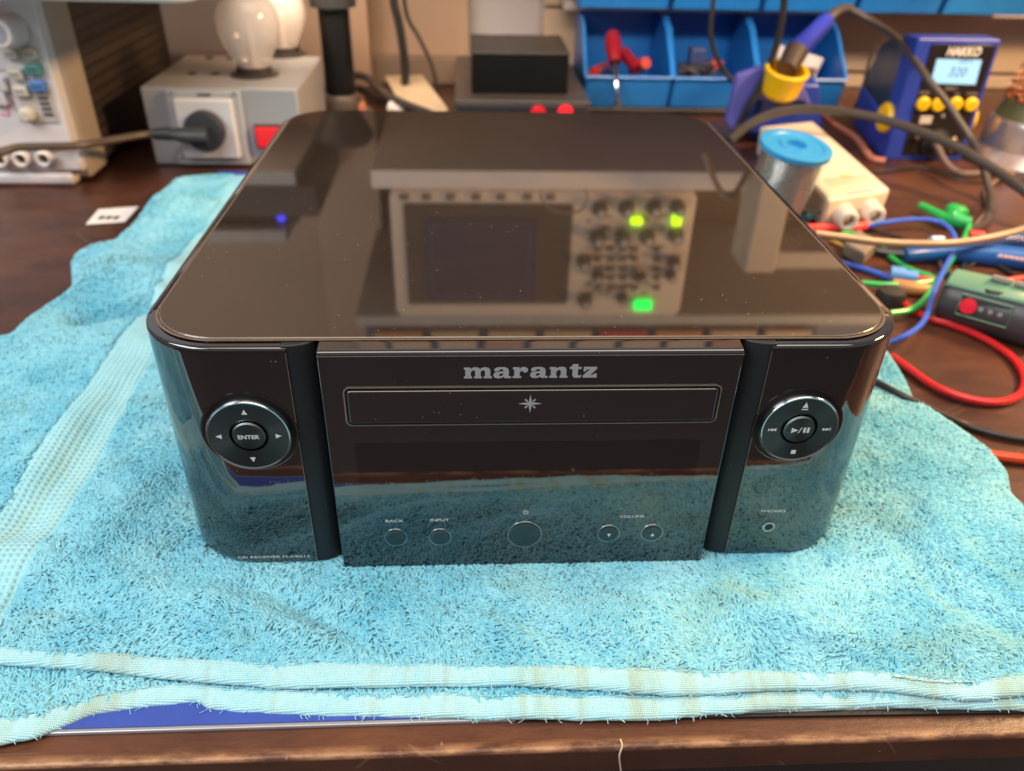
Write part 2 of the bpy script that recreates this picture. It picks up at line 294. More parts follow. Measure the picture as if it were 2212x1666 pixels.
# ================================================================== SETTING
def struct(mb, name, mats, **kw): return tag(mb.build(name, mats, **kw), kind='structure')
m = MB(); m.box((-3, -3, -.78), (3, 1.4, -.76)); struct(m, 'floor', pm('floor_lino', (.10, .075, .065), .5, scale=8), smooth=False)
m = MB(); m.box((-1.6, .95, -.76), (1.7, 1.0, 1.6)); wall = m.build('wall', pm('wall_lilac', (.50, .47, .49), .6, scale=5, var=.08), smooth=False)
tag(wall, 'pale lilac grey wall behind the workbench', 'wall')
bw = bench_mat()
m = MB(); m.box((-1.1, -.0790, T-.030), (1.2, .945, T)); bt = thing('workbench', (0, .4, T-.03), 'dark red brown lacquered workbench top with a worn rounded front edge', 'workbench')
m = MB(); m.box((-1.1, -.0790, T-.0145), (1.2, .945, T)); m.build('bench_top', bw, bt, bevel=.0016, seg=3)
m = MB(); m.box((-1.1, -.055, T-.03), (1.2, .94, T-.0147)); m.build('bench_frame', pm('bench_under', (.03, .016, .014), .6), bt)
m = MB(); m.tube([at(1340, 1597, T+.0007), at(1344, 1612, T+.0004), ay(1338, 1634, -.0800), ay(1342, 1668, -.0800)], .00033, n=5)
one(m, 'thread', pm('pale_thread', (.55, .45, .33), .8), 'short pale thread hanging over the front edge of the workbench', 'thread')

# back panels on the wall
def ybox(mb, p0, p1, y, d, mi=None):   # box whose front face spans two photo points on plane y
    a = ay(*p0, y); b = ay(*p1, y); return mb.box((min(a.x, b.x), y, min(a.z, b.z)), (max(a.x, b.x), y+d, max(a.z, b.z)), mi)
m = MB(); m.box((-.62, .925, T), (-.02, .948, 1.3)); one(m, 'wood_panel', pm('tan_board', (.47, .31, .21), .55, scale=9, var=.14), 'tan wooden board standing against the wall behind the black pole', 'panel', bevel=.002)
m = MB(); a = ay(900, 124, .905); m.box((-.60, .905, T), (-.022, .923, a.z)); one(m, 'backboard', pm('dull_board', (.25, .17, .12), .6, scale=20), 'low brown backboard along the rear of the bench', 'board', bevel=.002)
pn = pm('rail_cream', (.56, .43, .32), .45, scale=12)
m = MB(); m.box((-.245, .885, T), (-.150, .9045, 1.3)); one(m, 'wooden_upright', pm('upright_tan', (.56, .36, .24), .5, scale=9, var=.1), 'lighter tan wooden upright behind the black lamp pole', 'upright', bevel=.002)
rp = thing('wall_rack', (.5, .92, T), 'beige metal wall rack panel with horizontal slots behind the soldering station', 'rack panel')
za = ay(2000, 158, .925).z
for k, (z0, z1) in enumerate(((T, za-.0025), (za+.0015, za+.075), (za+.079, za+.16), (za+.164, .6))):
    m = MB(); m.box((.08, .922, z0), (1.1, .94, z1)); m.build('panel_strip', pn, rp, bevel=.002)
m = MB(); ybox(m, (1228, 24), (2212, 12), .86, .01); m.v = m.v
zr = ay(1500, 24, .86).z; m = MB(); m.box((.10, .86, zr-.002), (.80, .915, zr+.009)); one(m, 'shelf_rail', pm('rail_lilac', (.50, .43, .42), .4), 'pale metal rail that carries the upper blue bins', 'rail', bevel=.001)

# ================================================================== TOWEL
def vnoise(x, y, s, seed=0):
    x = np.asarray(x)*s+seed*17.3; y = np.asarray(y)*s+seed*9.1; xi = np.floor(x); yi = np.floor(y); fx = x-xi; fy = y-yi
    h = lambda a, b: np.modf(np.abs(np.sin(a*127.1+b*311.7+seed*3.7)*43758.5453))[0]
    fx = fx*fx*(3-2*fx); fy = fy*fy*(3-2*fy)
    return (h(xi, yi)*(1-fx)+h(xi+1, yi)*fx)*(1-fy)+(h(xi, yi+1)*(1-fx)+h(xi+1, yi+1)*fx)*fy
RIDGES = []
def ridge(pts, wd, amp): RIDGES.append(([at(*p, 0).xy for p in pts], wd, amp))
ridge([(150, 600), (260, 575), (420, 600)], .016, .006)
ridge([(190, 690), (330, 655), (440, 715)], .010, -.009)
ridge([(330, 620), (400, 690), (440, 760)], .006, .004)
ridge([(330, 760), (180, 905), (60, 1060)], .012, .003)
ridge([(60, 1130), (190, 960), (300, 790)], .010, -.003)
ridge([(0, 1220), (160, 1200), (320, 1050)], .012, .003)
ridge([(400, 1215), (620, 1290), (860, 1420)], .006, -.0042)
ridge([(230, 1250), (520, 1330), (700, 1420)], .008, .0034)
ridge([(2000, 1100), (2090, 1220), (2212, 1310)], .006, .002)
ridge([(1930, 1150), (2030, 1280), (2180, 1370)], .006, -.0035)
ridge([(900, 1270), (1150, 1350), (1300, 1420)], .006, -.0025)
ridge([(1500, 1240), (1640, 1330), (1850, 1400)], .006, .0028)
ridge([(60, 1300), (220, 1330), (420, 1400)], .006, -.003)
ridge([(1000, 1290), (1300, 1330), (1700, 1300)], .010, .0012)
ridge([(300, 450), (420, 420), (520, 400)], .012, .003)
def hfield(x, y):
    x = np.asarray(x, float); y = np.asarray(y, float)
    h = (vnoise(x, y, 16, 1)-.5)*.004+(vnoise(x, y, 38, 2)-.5)*.0026+(vnoise(x, y, 90, 3)-.5)*.0012
    for pts, wd, amp in RIDGES:
        dm = np.full(x.shape, 9.)
        for a, b in zip(pts[:-1], pts[1:]):
            ab = b-a; t = np.clip(((x-a.x)*ab.x+(y-a.y)*ab.y)/ab.length_squared, 0, 1)
            dm = np.minimum(dm, np.hypot(x-a.x-t*ab.x, y-a.y-t*ab.y))
        h += amp*np.exp(-(dm/wd)**2)
    dx = np.maximum(np.abs(x)-.137, 0); dy = np.maximum(np.maximum(.003-y, y-.31), 0); d = np.hypot(dx, dy)
    s = np.clip(d/.035, 0, 1); s = s*s*(3-2*s)
    return h*s - .0016*(1-s) + .0008*s
def resample(P, n):
    P = np.array([[p[0], p[1], p[2]] if len(p) > 2 else [p[0], p[1], 0] for p in P]); d = np.r_[0, np.cumsum(np.linalg.norm(np.diff(P, axis=0), axis=1))]; t = np.linspace(0, d[-1], n)
    return np.stack([np.interp(t, d, P[:, k]) for k in range(3)], 1)
def smoothc(P, it=3):
    P = P.copy()
    for _ in range(it): P[1:-1] = .25*P[:-2]+.5*P[1:-1]+.25*P[2:]
    return P
def coons(F, B, L, Rr, nu, nv):
    F, B, L, Rr = smoothc(resample(F, nu)), resample(B, nu), smoothc(resample(L, nv)), resample(Rr, nv)
    u = np.linspace(0, 1, nu)[None, :, None]; v = np.linspace(0, 1, nv)[:, None, None]
    return (1-v)*F[None]+v*B[None]+(1-u)*L[:, None]+u*Rr[:, None]-((1-u)*(1-v)*F[0]+u*(1-v)*F[-1]+(1-u)*v*B[0]+u*v*B[-1])
def gridmesh(G):
    nv, nu, _ = G.shape; idx = np.arange(nu*nv).reshape(nv, nu); q = np.stack([idx[:-1, :-1], idx[:-1, 1:], idx[1:, 1:], idx[1:, :-1]], -1).reshape(-1, 4)
    return G.reshape(-1, 3), q
def npmesh(name, V, Q, mat, parent=None, smooth=True):
    me = bpy.data.meshes.new(name); me.vertices.add(len(V)); me.vertices.foreach_set('co', V.astype(np.float32).ravel())
    me.loops.add(Q.size); me.loops.foreach_set('vertex_index', Q.astype(np.int32).ravel()); me.polygons.add(len(Q))
    me.polygons.foreach_set('loop_start', np.arange(0, Q.size, Q.shape[1], dtype=np.int32))
    try: me.polygons.foreach_set('loop_total', np.full(len(Q), Q.shape[1], dtype=np.int32))
    except Exception: pass
    me.update(calc_edges=True); me.materials.append(mat)
    if smooth: me.polygons.foreach_set('use_smooth', np.ones(len(Q), bool))
    o = bpy.data.objects.new(name, me); sc.collection.objects.link(o)
    if parent: adopt(o, parent)
    return o
towel = thing('towel', (0, .1, T), 'folded turquoise blue terry towel spread under the black receiver', 'towel')
ZS, ZE = -.0030, -.0046
seam = [(-.345, -.030, ZS), (-.26, -.030, ZS)]+[tuple(at(*p, ZS)) for p in ((0, 1399), (220, 1412), (440, 1430), (640, 1436), (1106, 1438), (1556, 1452), (1926, 1455), (2106, 1467), (2212, 1455))]+[(.21, -.060, ZS), (.238, -.056, ZS)]
edge = [(-.345, -.040, ZE), (-.26, -.038, ZE)]+[tuple(at(*p, ZE)) for p in ((0, 1432), (175, 1442), (440, 1472), (640, 1485), (1106, 1477), (1456, 1500), (1756, 1486), (1906, 1490), (2106, 1510), (2212, 1500))]+[(.212, -.067, ZE), (.238, -.064, ZE)]
left = [(-.345, -.030), (-.350, .05), (-.345, .12), (-.338, .165)]+[tuple(at(*p, 0).xy) for p in ((0, 734), (54, 683), (120, 640), (156, 612), (149, 553), (175, 540), (229, 525), (262, 495), (300, 460), (335, 425), (372, 392))]
right = [(.238, -.056), (.236, 0)]+[tuple(at(*p, -.002).xy) for p in ((2187, 1069), (2178, 1020), (2143, 976), (2081, 932), (2023, 892), (1979, 866), (1962, 826), (1924, 771))]+[(.228, .22), (.17, .30), (.15, .47)]
backc = [tuple(at(372, 392, 0).xy), tuple(at(440, 379, 0).xy), tuple(at(520, 376, 0).xy), (-.12, .50), (.15, .47)]
NU, NV = 330, 300
G = coons([(p[0], p[1]) for p in seam], backc, left, right, NU, NV)
G[..., 2] = hfield(G[..., 0], G[..., 1])
# roll the edges down
def edgedist(G):
    nv, nu, _ = G.shape; dl = np.linalg.norm(G-G[:, :1], axis=2); dr = np.linalg.norm(G-G[:, -1:], axis=2); db = np.linalg.norm(G-G[-1:], axis=2); return np.minimum(np.minimum(dl, dr), db)
ed = edgedist(G); t = np.clip(ed/.009, 0, 1); prof = np.sqrt(np.clip(1-(1-t)**2, 0, 1))
G[..., 2] = T+.0015+(G[..., 2]-T-.0015)*prof
fr = np.clip((G[..., 1]-G[:1, :, 1])/.014, 0, 1); fr = fr*fr*(3-2*fr)
G[..., 2] = (ZS-.0004)*(1-fr)+G[..., 2]*fr
V, Q = gridmesh(G); npmesh('terry_cloth', V, Q, terry, towel)

def flow(x, y): return (vnoise(x, y, 18, 5)-.5)*5+(vnoise(x, y, 55, 6)-.5)*2.0+(vnoise(x, y, 190, 8)-.5)*1.3-1.3
def loops(name, G, density, parent, mask, r=(.00042, .00058), Lr=(.0026, .0044), hr=(.0008, .0015), mat=None, flowf=flow):
    V, Q = gridmesh(G); P = V[Q]; c = P.mean(1); nrm = np.cross(P[:, 2]-P[:, 0], P[:, 3]-P[:, 1]); A = np.linalg.norm(nrm, axis=1)/2; nrm /= np.maximum(np.linalg.norm(nrm, axis=1), 1e-12)[:, None]
    wgt = A*density*mask(c[:, 0], c[:, 1]); n = rng.poisson(wgt); f = np.repeat(np.arange(len(Q)), n); N = len(f)
    a = rng.random((N, 1)); b = rng.random((N, 1)); Pf = P[f]; p = (Pf[:, 0]*(1-a)+Pf[:, 1]*a)*(1-b)+(Pf[:, 3]*(1-a)+Pf[:, 2]*a)*b
    nr = nrm[f]; th = flowf(p[:, 0], p[:, 1])+rng.normal(0, .17, N); t = np.stack([np.cos(th), np.sin(th), np.zeros(N)], 1); t -= nr*(t*nr).sum(1)[:, None]; t /= np.linalg.norm(t, axis=1)[:, None]; s = np.cross(nr, t)
    L = rng.uniform(*Lr, N)[:, None]; h = rng.uniform(*hr, N)[:, None]; sw = rng.normal(0, .0008, N)[:, None]; R = rng.uniform(*r, N)[:, None]
    K_ = 7; ring = 4; out = np.zeros((N, K_, ring, 3), np.float32); pts = []
    lean = rng.uniform(-.1, .35, N)[:, None]
    for k in range(K_):
        q = k/(K_-1); pts.append(p+t*L*(q-.35*math.sin(math.pi*q)*lean)+nr*(h*math.sin(math.pi*min(q*1.05, 1))**.7-.0003)+s*sw*math.sin(math.pi*2*q*.8))
    for k in range(K_):
        d = pts[min(k+1, K_-1)]-pts[max(k-1, 0)]; d /= np.linalg.norm(d, axis=1)[:, None]; u = np.cross(d, nr); u /= np.maximum(np.linalg.norm(u, axis=1), 1e-9)[:, None]; v = np.cross(d, u)
        rr = R*(1. if 0 < k < K_-1 else .8)
        for j in range(ring): g = 2*math.pi*j/ring; out[:, k, j] = pts[k]+(u*math.cos(g)+v*math.sin(g))*rr
    base = (np.arange(N)*K_*ring)[:, None, None, None]; kk = np.arange(K_-1)[None, :, None, None]; jj = np.arange(ring)[None, None, :, None]
    j2 = (jj+1) % ring; quad = np.concatenate([base+kk*ring+jj, base+kk*ring+j2, base+(kk+1)*ring+j2, base+(kk+1)*ring+jj], -1).reshape(-1, 4)
    print(name, 'loops', N); return npmesh(name, out.reshape(-1, 3), quad, mat or terry, parent)
BXL, BXR = -.2285, -.1995
def inband(x, y): return (x > BXL+(y-.1)*-.012) & (x < BXR+(y-.1)*-.012)
def m_near(x, y):
    d = np.where(y < .16, 1., np.clip(1-(y-.16)/.2, .5, 1)); foot = (np.abs(x) < .134) & (y > .008) & (y < .31)
    return d*(~foot)*(~inband(x, y))*(x > -.33)
loops('terry_pile', G, 1.0e6, towel, m_near)
# woven band
ys = np.linspace(seam[2][1]+.003, .345, 150); us = np.linspace(0, 1, 16); gb = np.zeros((150, 16, 3))
for i, y in enumerate(ys):
    x0 = BXL+(y-.1)*-.012; x1 = BXR+(y-.1)*-.012; gb[i, :, 0] = x0+(x1-x0)*us; gb[i, :, 1] = y
gb[..., 2] = hfield(gb[..., 0], gb[..., 1])+.0008
gb[..., 2] -= np.clip(np.abs(us-.5)*2-.8, 0, 1)[None]*.006
V, Q = gridmesh(gb); npmesh('woven_band', V, Q, bandm, towel)
# hems
def hem(name, sm, eg, zt, zb, n=420, seed=0):
    S = smoothc(resample(sm, n)); E = smoothc(resample(eg, n)); rows = []
    for a, dz in ((-.10, -.0002), (0, .0003), (.15, .0009), (.45, .0010), (.75, .0009), (.92, .0005), (1., -.0003), (1.01, -.0012), (.93, -.0020), (.6, -.0022)):
        P = S+(E-S)*a; P[:, 2] = S[:, 2]*(1-min(a, 1))+E[:, 2]*min(a, 1)+dz+(vnoise(P[:, 0], P[:, 1]*0, 70, seed)-.5)*.0010
        P[:, 1] += (vnoise(P[:, 0], P[:, 0]*0, 240, seed+4)-.5)*.0006*(a > .8); rows.append(P)
    V, Q = gridmesh(np.array(rows)[::-1]); o = npmesh(name, V, Q, hemm, towel)
    # stitches and frayed threads
    mb = MB(); L_ = np.linspace(4, n-5, 330).astype(int)
    for i in L_:
        p = Vector(S[i]); e = (Vector(E[i])-p); 
        mb.tube([p+e*.10+Vector((-.0006, 0, .0010)), p+e*.10+Vector((0, 0, .00135)), p+e*.10+Vector((.0006, 0, .0010))], .00013, n=3, sm=1)
    for i in rng.integers(4, n-5, 120):
        for base, sg, zz in ((S[i], random.choice((-1, 1)), .0010), (E[i], -1, -.0004)):
            p = Vector(base)+Vector((0, 0, zz)); q = p+Vector((random.gauss(0, .0012), sg*random.uniform(.0004, .0022), random.uniform(-.0006, .0008)))
            mb.tube([p, (p+q)/2+Vector((random.gauss(0, .0005), 0, .0004)), q], .00014, n=3, sm=2)
    mb.build('hem_stitching', hemm, o); return o
h1 = hem('hem', seam, edge, ZS, ZE, seed=2)
m = MB()                                  # darker repair stitches
for a, b, n in (((1925, 1459), (2100, 1471), 22),):
    p = at(*a, ZS+.0011); q = at(*b, ZS+.0011)
    for k in range(n):
        c = p.lerp(q, (k+.5)/n)+Vector((0, -.0012*math.sin(k/n*3.1)-.0006+random.gauss(0, .0001), 0)); m.tube([c+Vector((-.0008, 0, -.0001)), c+Vector((0, 0, .0002)), c+Vector((.0006, 0, -.0001))], .00016, n=4, sm=1)
m.build('dark_stitches', pm('dark_thread', (.03, .05, .06), .8), h1)
# lower layer
ZL, ZLE = -.0074, -.0088
seam2 = [(-.33, -.064, ZL-.0015), (-.25, -.063, ZL-.0015)]+[tuple(at(*p, ZL)) for p in ((0, 1550), (95, 1535), (175, 1510), (270, 1492), (390, 1477), (425, 1478), (460, 1482), (685, 1495), (1106, 1503), (1431, 1506), (1600, 1496), (1760, 1490), (2212, 1502))]+[(.235, -.063, ZL)]
edge2 = [(-.33, -.076, ZLE-.001), (-.25, -.075, ZLE-.001)]+[tuple(at(*p, ZLE)) for p in ((0, 1605), (65, 1592), (165, 1555), (185, 1542), (300, 1526), (430, 1512), (445, 1530), (650, 1542), (1030, 1550), (1426, 1552), (1531, 1542), (1706, 1530), (1906, 1525), (2212, 1531))]+[(.235, -.071, ZLE)]
G2 = coons([(p[0], p[1]) for p in seam2], [(-.33, -.02), (0, -.028), (.235, -.035)], [(-.33, -.064), (-.33, -.02)], [(.235, -.063), (.235, -.035)], 300, 26)
G2[..., 2] = ZL-.0003+(vnoise(G2[..., 0], G2[..., 1], 60, 9)-.5)*.0014
V, Q = gridmesh(G2); npmesh('lower_cloth', V, Q, terry, towel)
ex_ = np.array([p[0] for p in edge]); ey_ = np.array([p[1] for p in edge])
loops('lower_pile', G2, 6e5, towel, lambda x, y: (y < np.interp(x, ex_, ey_)+.006)*1., hr=(.0006, .0012), Lr=(.0024, .004))
hem('lower_hem', seam2, edge2, ZL, ZLE, seed=7)
# mat beneath
mt = thing('bench_mat', (0, .2, T), 'thin blue sheet with a silver edge lying under the folded towel', 'mat')
a = at(95, 1584, T+.002); b = at(1100, 1554, T+.002); a2 = Vector((-.262, .528, T)); b2 = Vector((.10, .53, T)); b = a+(b-a)*1.9
a = a+(a-b)*.03
def shr(k, z): 
    c = (a+b+a2+b2)/4; return [Vector((p.x+(c.x-p.x)*k, p.y+(c.y-p.y)*k, z)) for p in (a, b, b2, a2)]
m = MB(); m.hexa(shr(0, T), shr(0, T+.0017)); m.build('edge_frame', pm('silver_edge', (.42, .42, .45), .35, metal=.5), mt, bevel=.0004)
m = MB(); m.hexa(shr(.0045, T+.0018), shr(.0045, T+.0023)); m.build('blue_sheet', pm('blue_sheet', (.035, .075, .36), .35, scale=40, var=.2, bump=.0002), mt)
p_ = [at(*q, T+.0007) for q in ((820, 1563), (2230, 1541))]; m = MB(); m.hexa([(p_[0].x, p_[0].y, T+.0001), (p_[1].x, p_[1].y, T+.0001), (p_[1].x, 0, T+.0001), (p_[0].x, 0, T+.0001)], [(p_[0].x, p_[0].y, T+.0014), (p_[1].x, p_[1].y, T+.0014), (p_[1].x, 0, T+.0014), (p_[0].x, 0, T+.0014)]); m.build('black_strip', pm('strip_black', (.008, .007, .008), .6), mt)  # thin black layer reaching just past the lower hem

# ================================================================== RECEIVER
rc = thing('receiver', (0, .155, 0), 'glossy black compact disc receiver with round silver ringed control pads standing on the blue towel', 'receiver')
def wallpath(sg):
    r = .030; x0 = .0850; P = [((x0, 0), (0, -1)), ((.098, 0), (0, -1)), ((.14-r, 0), (0, -1))]
    for k in range(1, 13): g = math.radians(-90+90*k/12); P.append(((.14-r+r*math.cos(g), r+r*math.sin(g)), (math.cos(g), math.sin(g))))
    P += [((.14, .12), (1, 0)), ((.14, .3128-r), (1, 0))]
    for k in range(1, 11): g = math.radians(90*k/10); P.append(((.14-r+r*math.cos(g), .3128-r+r*math.sin(g)), (math.cos(g), math.sin(g))))
    P += [((0, .3128), (0, 1))]
    return [((sg*p[0], p[1]), (sg*n[0], n[1])) for p, n in P]
PROF = [(.0012, 0.), (0, .0012), (0, .0030), (0, .0995), (0, .1010), (.00025, .1017), (.0008, .1021), (.0020, .1023), (.0045, .1028), (.0062, .1031), (.0095, .1031)]
for sg in (-1, 1):
    P = wallpath(sg); m = MB(); n = len(PROF)
    vs = [(p[0]-nn[0]*o, p[1]-nn[1]*o, z) for p, nn in P for o, z in PROF]
    fs = []
    for i in range(len(P)-1):
        for j in range(n-1):
            q = (i*n+j, (i+1)*n+j, (i+1)*n+j+1, i*n+j+1); fs.append(q if sg > 0 else q[::-1])
    m.add(vs, fs)
    m.add([(sg*.085, y, z) for y, z in [(o, z) for o, z in PROF]]+[(sg*.085, .0095, 0)], [tuple(range(n+1))])
    o = m.build('side_panel', gloss, rc, ang=60)
m = MB(); m.box((-.0741, -.003, -.0006), (.0741, .008, .0990)); 
n0 = len(PROF); vs = []; 
cprof = [(-.003, .0995), (-.003, .1010), (-.00275, .1017), (-.0022, .1021), (-.0010, .1023), (.0022, .1028), (.0040, .1031), (.009, .1031)]
m = MB(); P2 = [(-.003, -.0006), (-.003, .0008)]+cprof+[(.009, -.0006)]
m.prism([(-.0741, y, z) for y, z in P2], (.1482, 0, 0)); fpan = m.build('front_panel', panelg, rc, bevel=.0004, seg=2, ang=50)
m = MB(); m.box((-.0741, -.0031, .1003), (.0741, -.0029, .1006)); m.build('panel_rim', trim_glint, fpan)
for sg in (-1, 1):
    m = MB(); P3 = [(.0850, .0004)]+[(.0850-.0109*math.sin(math.radians(a_)), .0004+.0085*(1-math.cos(math.radians(a_)))) for a_ in range(10, 91, 10)]+[(.0741, .02), (.0868, .02), (.0868, .0004)]
    m.prism([(sg*x, y, .0004) for x, y in P3], (0, 0, .1024)); m.build('groove_trim', matte, rc, bevel=.0005, ang=50)
    m = MB(); m.box((min(sg*.0850, sg*.0852), -.0001, .0002), (max(sg*.0850, sg*.0852), .0006, .1000)); m.build('groove_edge', trim_glint, rc)
m = MB(); m.box((-.13, .012, .0005), (.13, .305, .1022)); m.build('chassis', tank, rc)
# lid glass
gi = .0050; L0 = rrect(-.14+gi, .14-gi, gi-.0006, .3128-gi, .0255, 14); m = MB(); nn_ = len(L0)
def lring(k, z): return [(x*(1-k/.135), .156+(y-.156)*(1-k/.151), z) for x, y in L0]
vs = lring(0, .1030)+lring(0, .1034)+lring(.00035, .10375)
fs = [(i, (i+1) % nn_, nn_+(i+1) % nn_, nn_+i) for i in range(nn_)]+[(nn_+i, nn_+(i+1) % nn_, 2*nn_+(i+1) % nn_, 2*nn_+i) for i in range(nn_)]+[tuple(range(2*nn_, 3*nn_))]
m.add(vs, fs); m.m = [1]*(2*nn_)+[0]; m.build('lid_glass', [glassm, pm('glass_edge', (.16, .13, .11), .2, metal=.3)], rc, smooth=False)
m = MB()
vs = lring(-.0011, .10322)+lring(-.0002, .10322); m.add(vs, [(i, (i+1) % nn_, nn_+(i+1) % nn_, nn_+i) for i in range(nn_)]); m.build('lid_gap', pm('dust_line', (.11, .075, .05), .8, scale=300, var=.5), rc)
# side seam
m = MB(); m.tube([(-.1385, .0207, .004), (-.1385, .0207, .0990), (-.1372, .0207, .1022)], .00022, n=6, sm=1); m.build('seam', gap, rc)
# tray door and window
YF = -.0030
def ringmesh(x0, x1, z0, z1, r, wd, y, d):
    A = rrect(x0, x1, z0, z1, r, 8); B = rrect(x0+wd, x1-wd, z0+wd, z1-wd, max(r-wd, .0003), 8); n = len(A)
    vs = [(x, y, z) for x, z in A]+[(x, y, z) for x, z in B]+[(x, y+d, z) for x, z in A]+[(x, y+d, z) for x, z in B]
    fs = [(i, (i+1) % n, n+(i+1) % n, n+i) for i in range(n)]+[(i+2*n, i, (i+1) % n, (i+1) % n+2*n) for i in range(n)]+[(n+i, n+(i+1) % n, 3*n+(i+1) % n, 3*n+i) for i in range(n)]
    return vs, fs
tx0, tx1, tz0, tz1 = -.0662, .0682, .0718, .0880
m = MB(); m.add(*ringmesh(tx0, tx1, tz0, tz1, .0022, .0013, YF-.0006, .0008)); tr = m.build('disc_tray', trim_glint, fpan, bevel=.0003)
m = MB(); m.add(*ringmesh(tx0+.0003, tx1-.0003, tz0+.0003, tz1-.0003, .0019, .0007, YF-.00075, .0003)); m.build('tray_gap', gap, tr, smooth=False)
m = MB(); m.prism([(x, YF-.0012, z) for x, z in rrect(tx0+.0012, tx1-.0012, tz0+.0012, tz1-.0012, .0011, 6)], (0, .0011, 0)); m.build('tray_door', panelg, tr, bevel=.00035)
m = MB(); m.prism([(x, YF-.00006, z) for x, z in rrect(-.0644, .0645, .0360, .0633, .0003, 2)], (0, .0001, 0)); m.build('display_window', pm('display_black', (.002, .002, .0045), .02, spec=1.5), fpan, smooth=False)
# logo, hand drawn heavy slab letters
GL = {
 'm': (2.66, [[(0,0),(0,.15),(.13,.17),(.13,.82),(0,.84),(0,1),(.60,1),(.64,.86),(.80,.97),(1.02,1.02),(1.25,1.01),(1.43,.94),(1.52,.83),(1.66,.95),(1.88,1.02),(2.12,1.01),(2.36,.94),(2.48,.74),(2.48,.17),(2.62,.15),(2.62,0),(1.86,0),(1.86,.15),(1.98,.17),(1.98,.62),(1.92,.74),(1.78,.78),(1.64,.72),(1.57,.60),(1.57,.17),(1.68,.15),(1.68,0),(.96,0),(.96,.15),(1.06,.17),(1.06,.62),(1.0,.74),(.88,.78),(.73,.70),(.64,.56),(.64,.17),(.76,.15),(.76,0)]]),
 'n': (1.80, [[(0,0),(0,.15),(.13,.17),(.13,.82),(0,.84),(0,1),(.60,1),(.64,.86),(.82,.97),(1.06,1.02),(1.32,1.01),(1.52,.93),(1.60,.74),(1.60,.17),(1.74,.15),(1.74,0),(.98,0),(.98,.15),(1.08,.17),(1.08,.60),(1.02,.73),(.88,.77),(.72,.69),(.64,.56),(.64,.17),(.76,.15),(.76,0)]]),
 'a': (1.78, [[(.10,.70),(.16,.88),(.40,.99),(.78,1.02),(1.16,1.0),(1.40,.90),(1.48,.72),(1.48,.20),(1.54,.15),(1.70,.15),(1.70,0),(1.14,-.01),(1.02,.06),(.98,.13),(.78,.02),(.44,-.02),(.14,.06),(.02,.26),(.10,.46),(.40,.58),(.78,.61),(.98,.62),(.97,.76),(.84,.86),(.66,.85),(.58,.74),(.46,.66),(.24,.64)], [(.97,.47),(.74,.45),(.58,.38),(.54,.27),(.62,.18),(.80,.18),(.94,.28)]]),
 'r': (1.52, [[(0,0),(0,.15),(.13,.17),(.13,.82),(0,.84),(0,1),(.60,1),(.64,.82),(.76,.95),(.96,1.02),(1.24,1.0),(1.42,.86),(1.42,.68),(1.28,.54),(1.04,.54),(.92,.66),(.84,.70),(.70,.62),(.64,.46),(.64,.17),(.80,.15),(.80,0)]]),
 't': (1.22, [[(.30,1.26),(.82,1.26),(.82,1.0),(1.12,1.0),(1.12,.83),(.82,.83),(.82,.28),(.88,.17),(1.0,.17),(1.14,.24),(1.16,.08),(.98,-.01),(.66,-.02),(.42,.04),(.30,.22),(.30,.83),(.02,.83),(.02,.98),(.22,1.06)]]),
 'z': (1.40, [[(.05,1.0),(1.32,1.0),(1.32,.86),(.68,.20),(.98,.22),(1.14,.36),(1.32,.36),(1.36,0),(0,0),(0,.13),(.66,.80),(.42,.80),(.28,.72),(.22,.60),(.05,.60)]]),
}
xx = 0; tot = sum(GL[c][0] for c in 'marantz')+.08*6; lx0, lx1, lz, lh = -.0240, .0229, .0914, .0043
m = MB()
for c in 'marantz':
    wd_, pl = GL[c]; s_ = (lx1-lx0)/tot
    v, f = flatpoly([[((x+xx)*s_+lx0, y*lh) for x, y in q] for q in pl], front(0, lz, YF-.00012), .0001); m.add(v, f); xx += wd_+.08
m.build('logo', logom, fpan, smooth=False)
m = MB()
def star(cx, cz, R_, r_):
    P = []
    for k in range(8):
        a_ = math.radians(90+45*k); b_ = math.radians(90+45*k+22.5)
        if k % 2 == 0: P.append((R_*math.cos(a_), R_*math.sin(a_)*.95))
        else: P.append((r_*1.0*math.cos(a_), r_*1.0*math.sin(a_)))
    return P
v, f = flatpoly([star(0, 0, .0042, .00085)], front(-.0005, .0812, YF-.0013), .00005); m.add(v, f)
for k in range(4):
    a_ = math.radians(45+90*k); c_, s_ = math.cos(a_), math.sin(a_); q = [(.0011, .00001), (.0017, .00030), (.0026, .0003), (.0026, -.0003), (.0017, -.0003)]
    v, f = flatpoly([[(x*c_-y*s_, x*s_+y*c_) for x, y in q]], front(-.0005, .0812, YF-.0013), .00005); m.add(v, f)
m.build('star_mark', logom, tr, smooth=False)
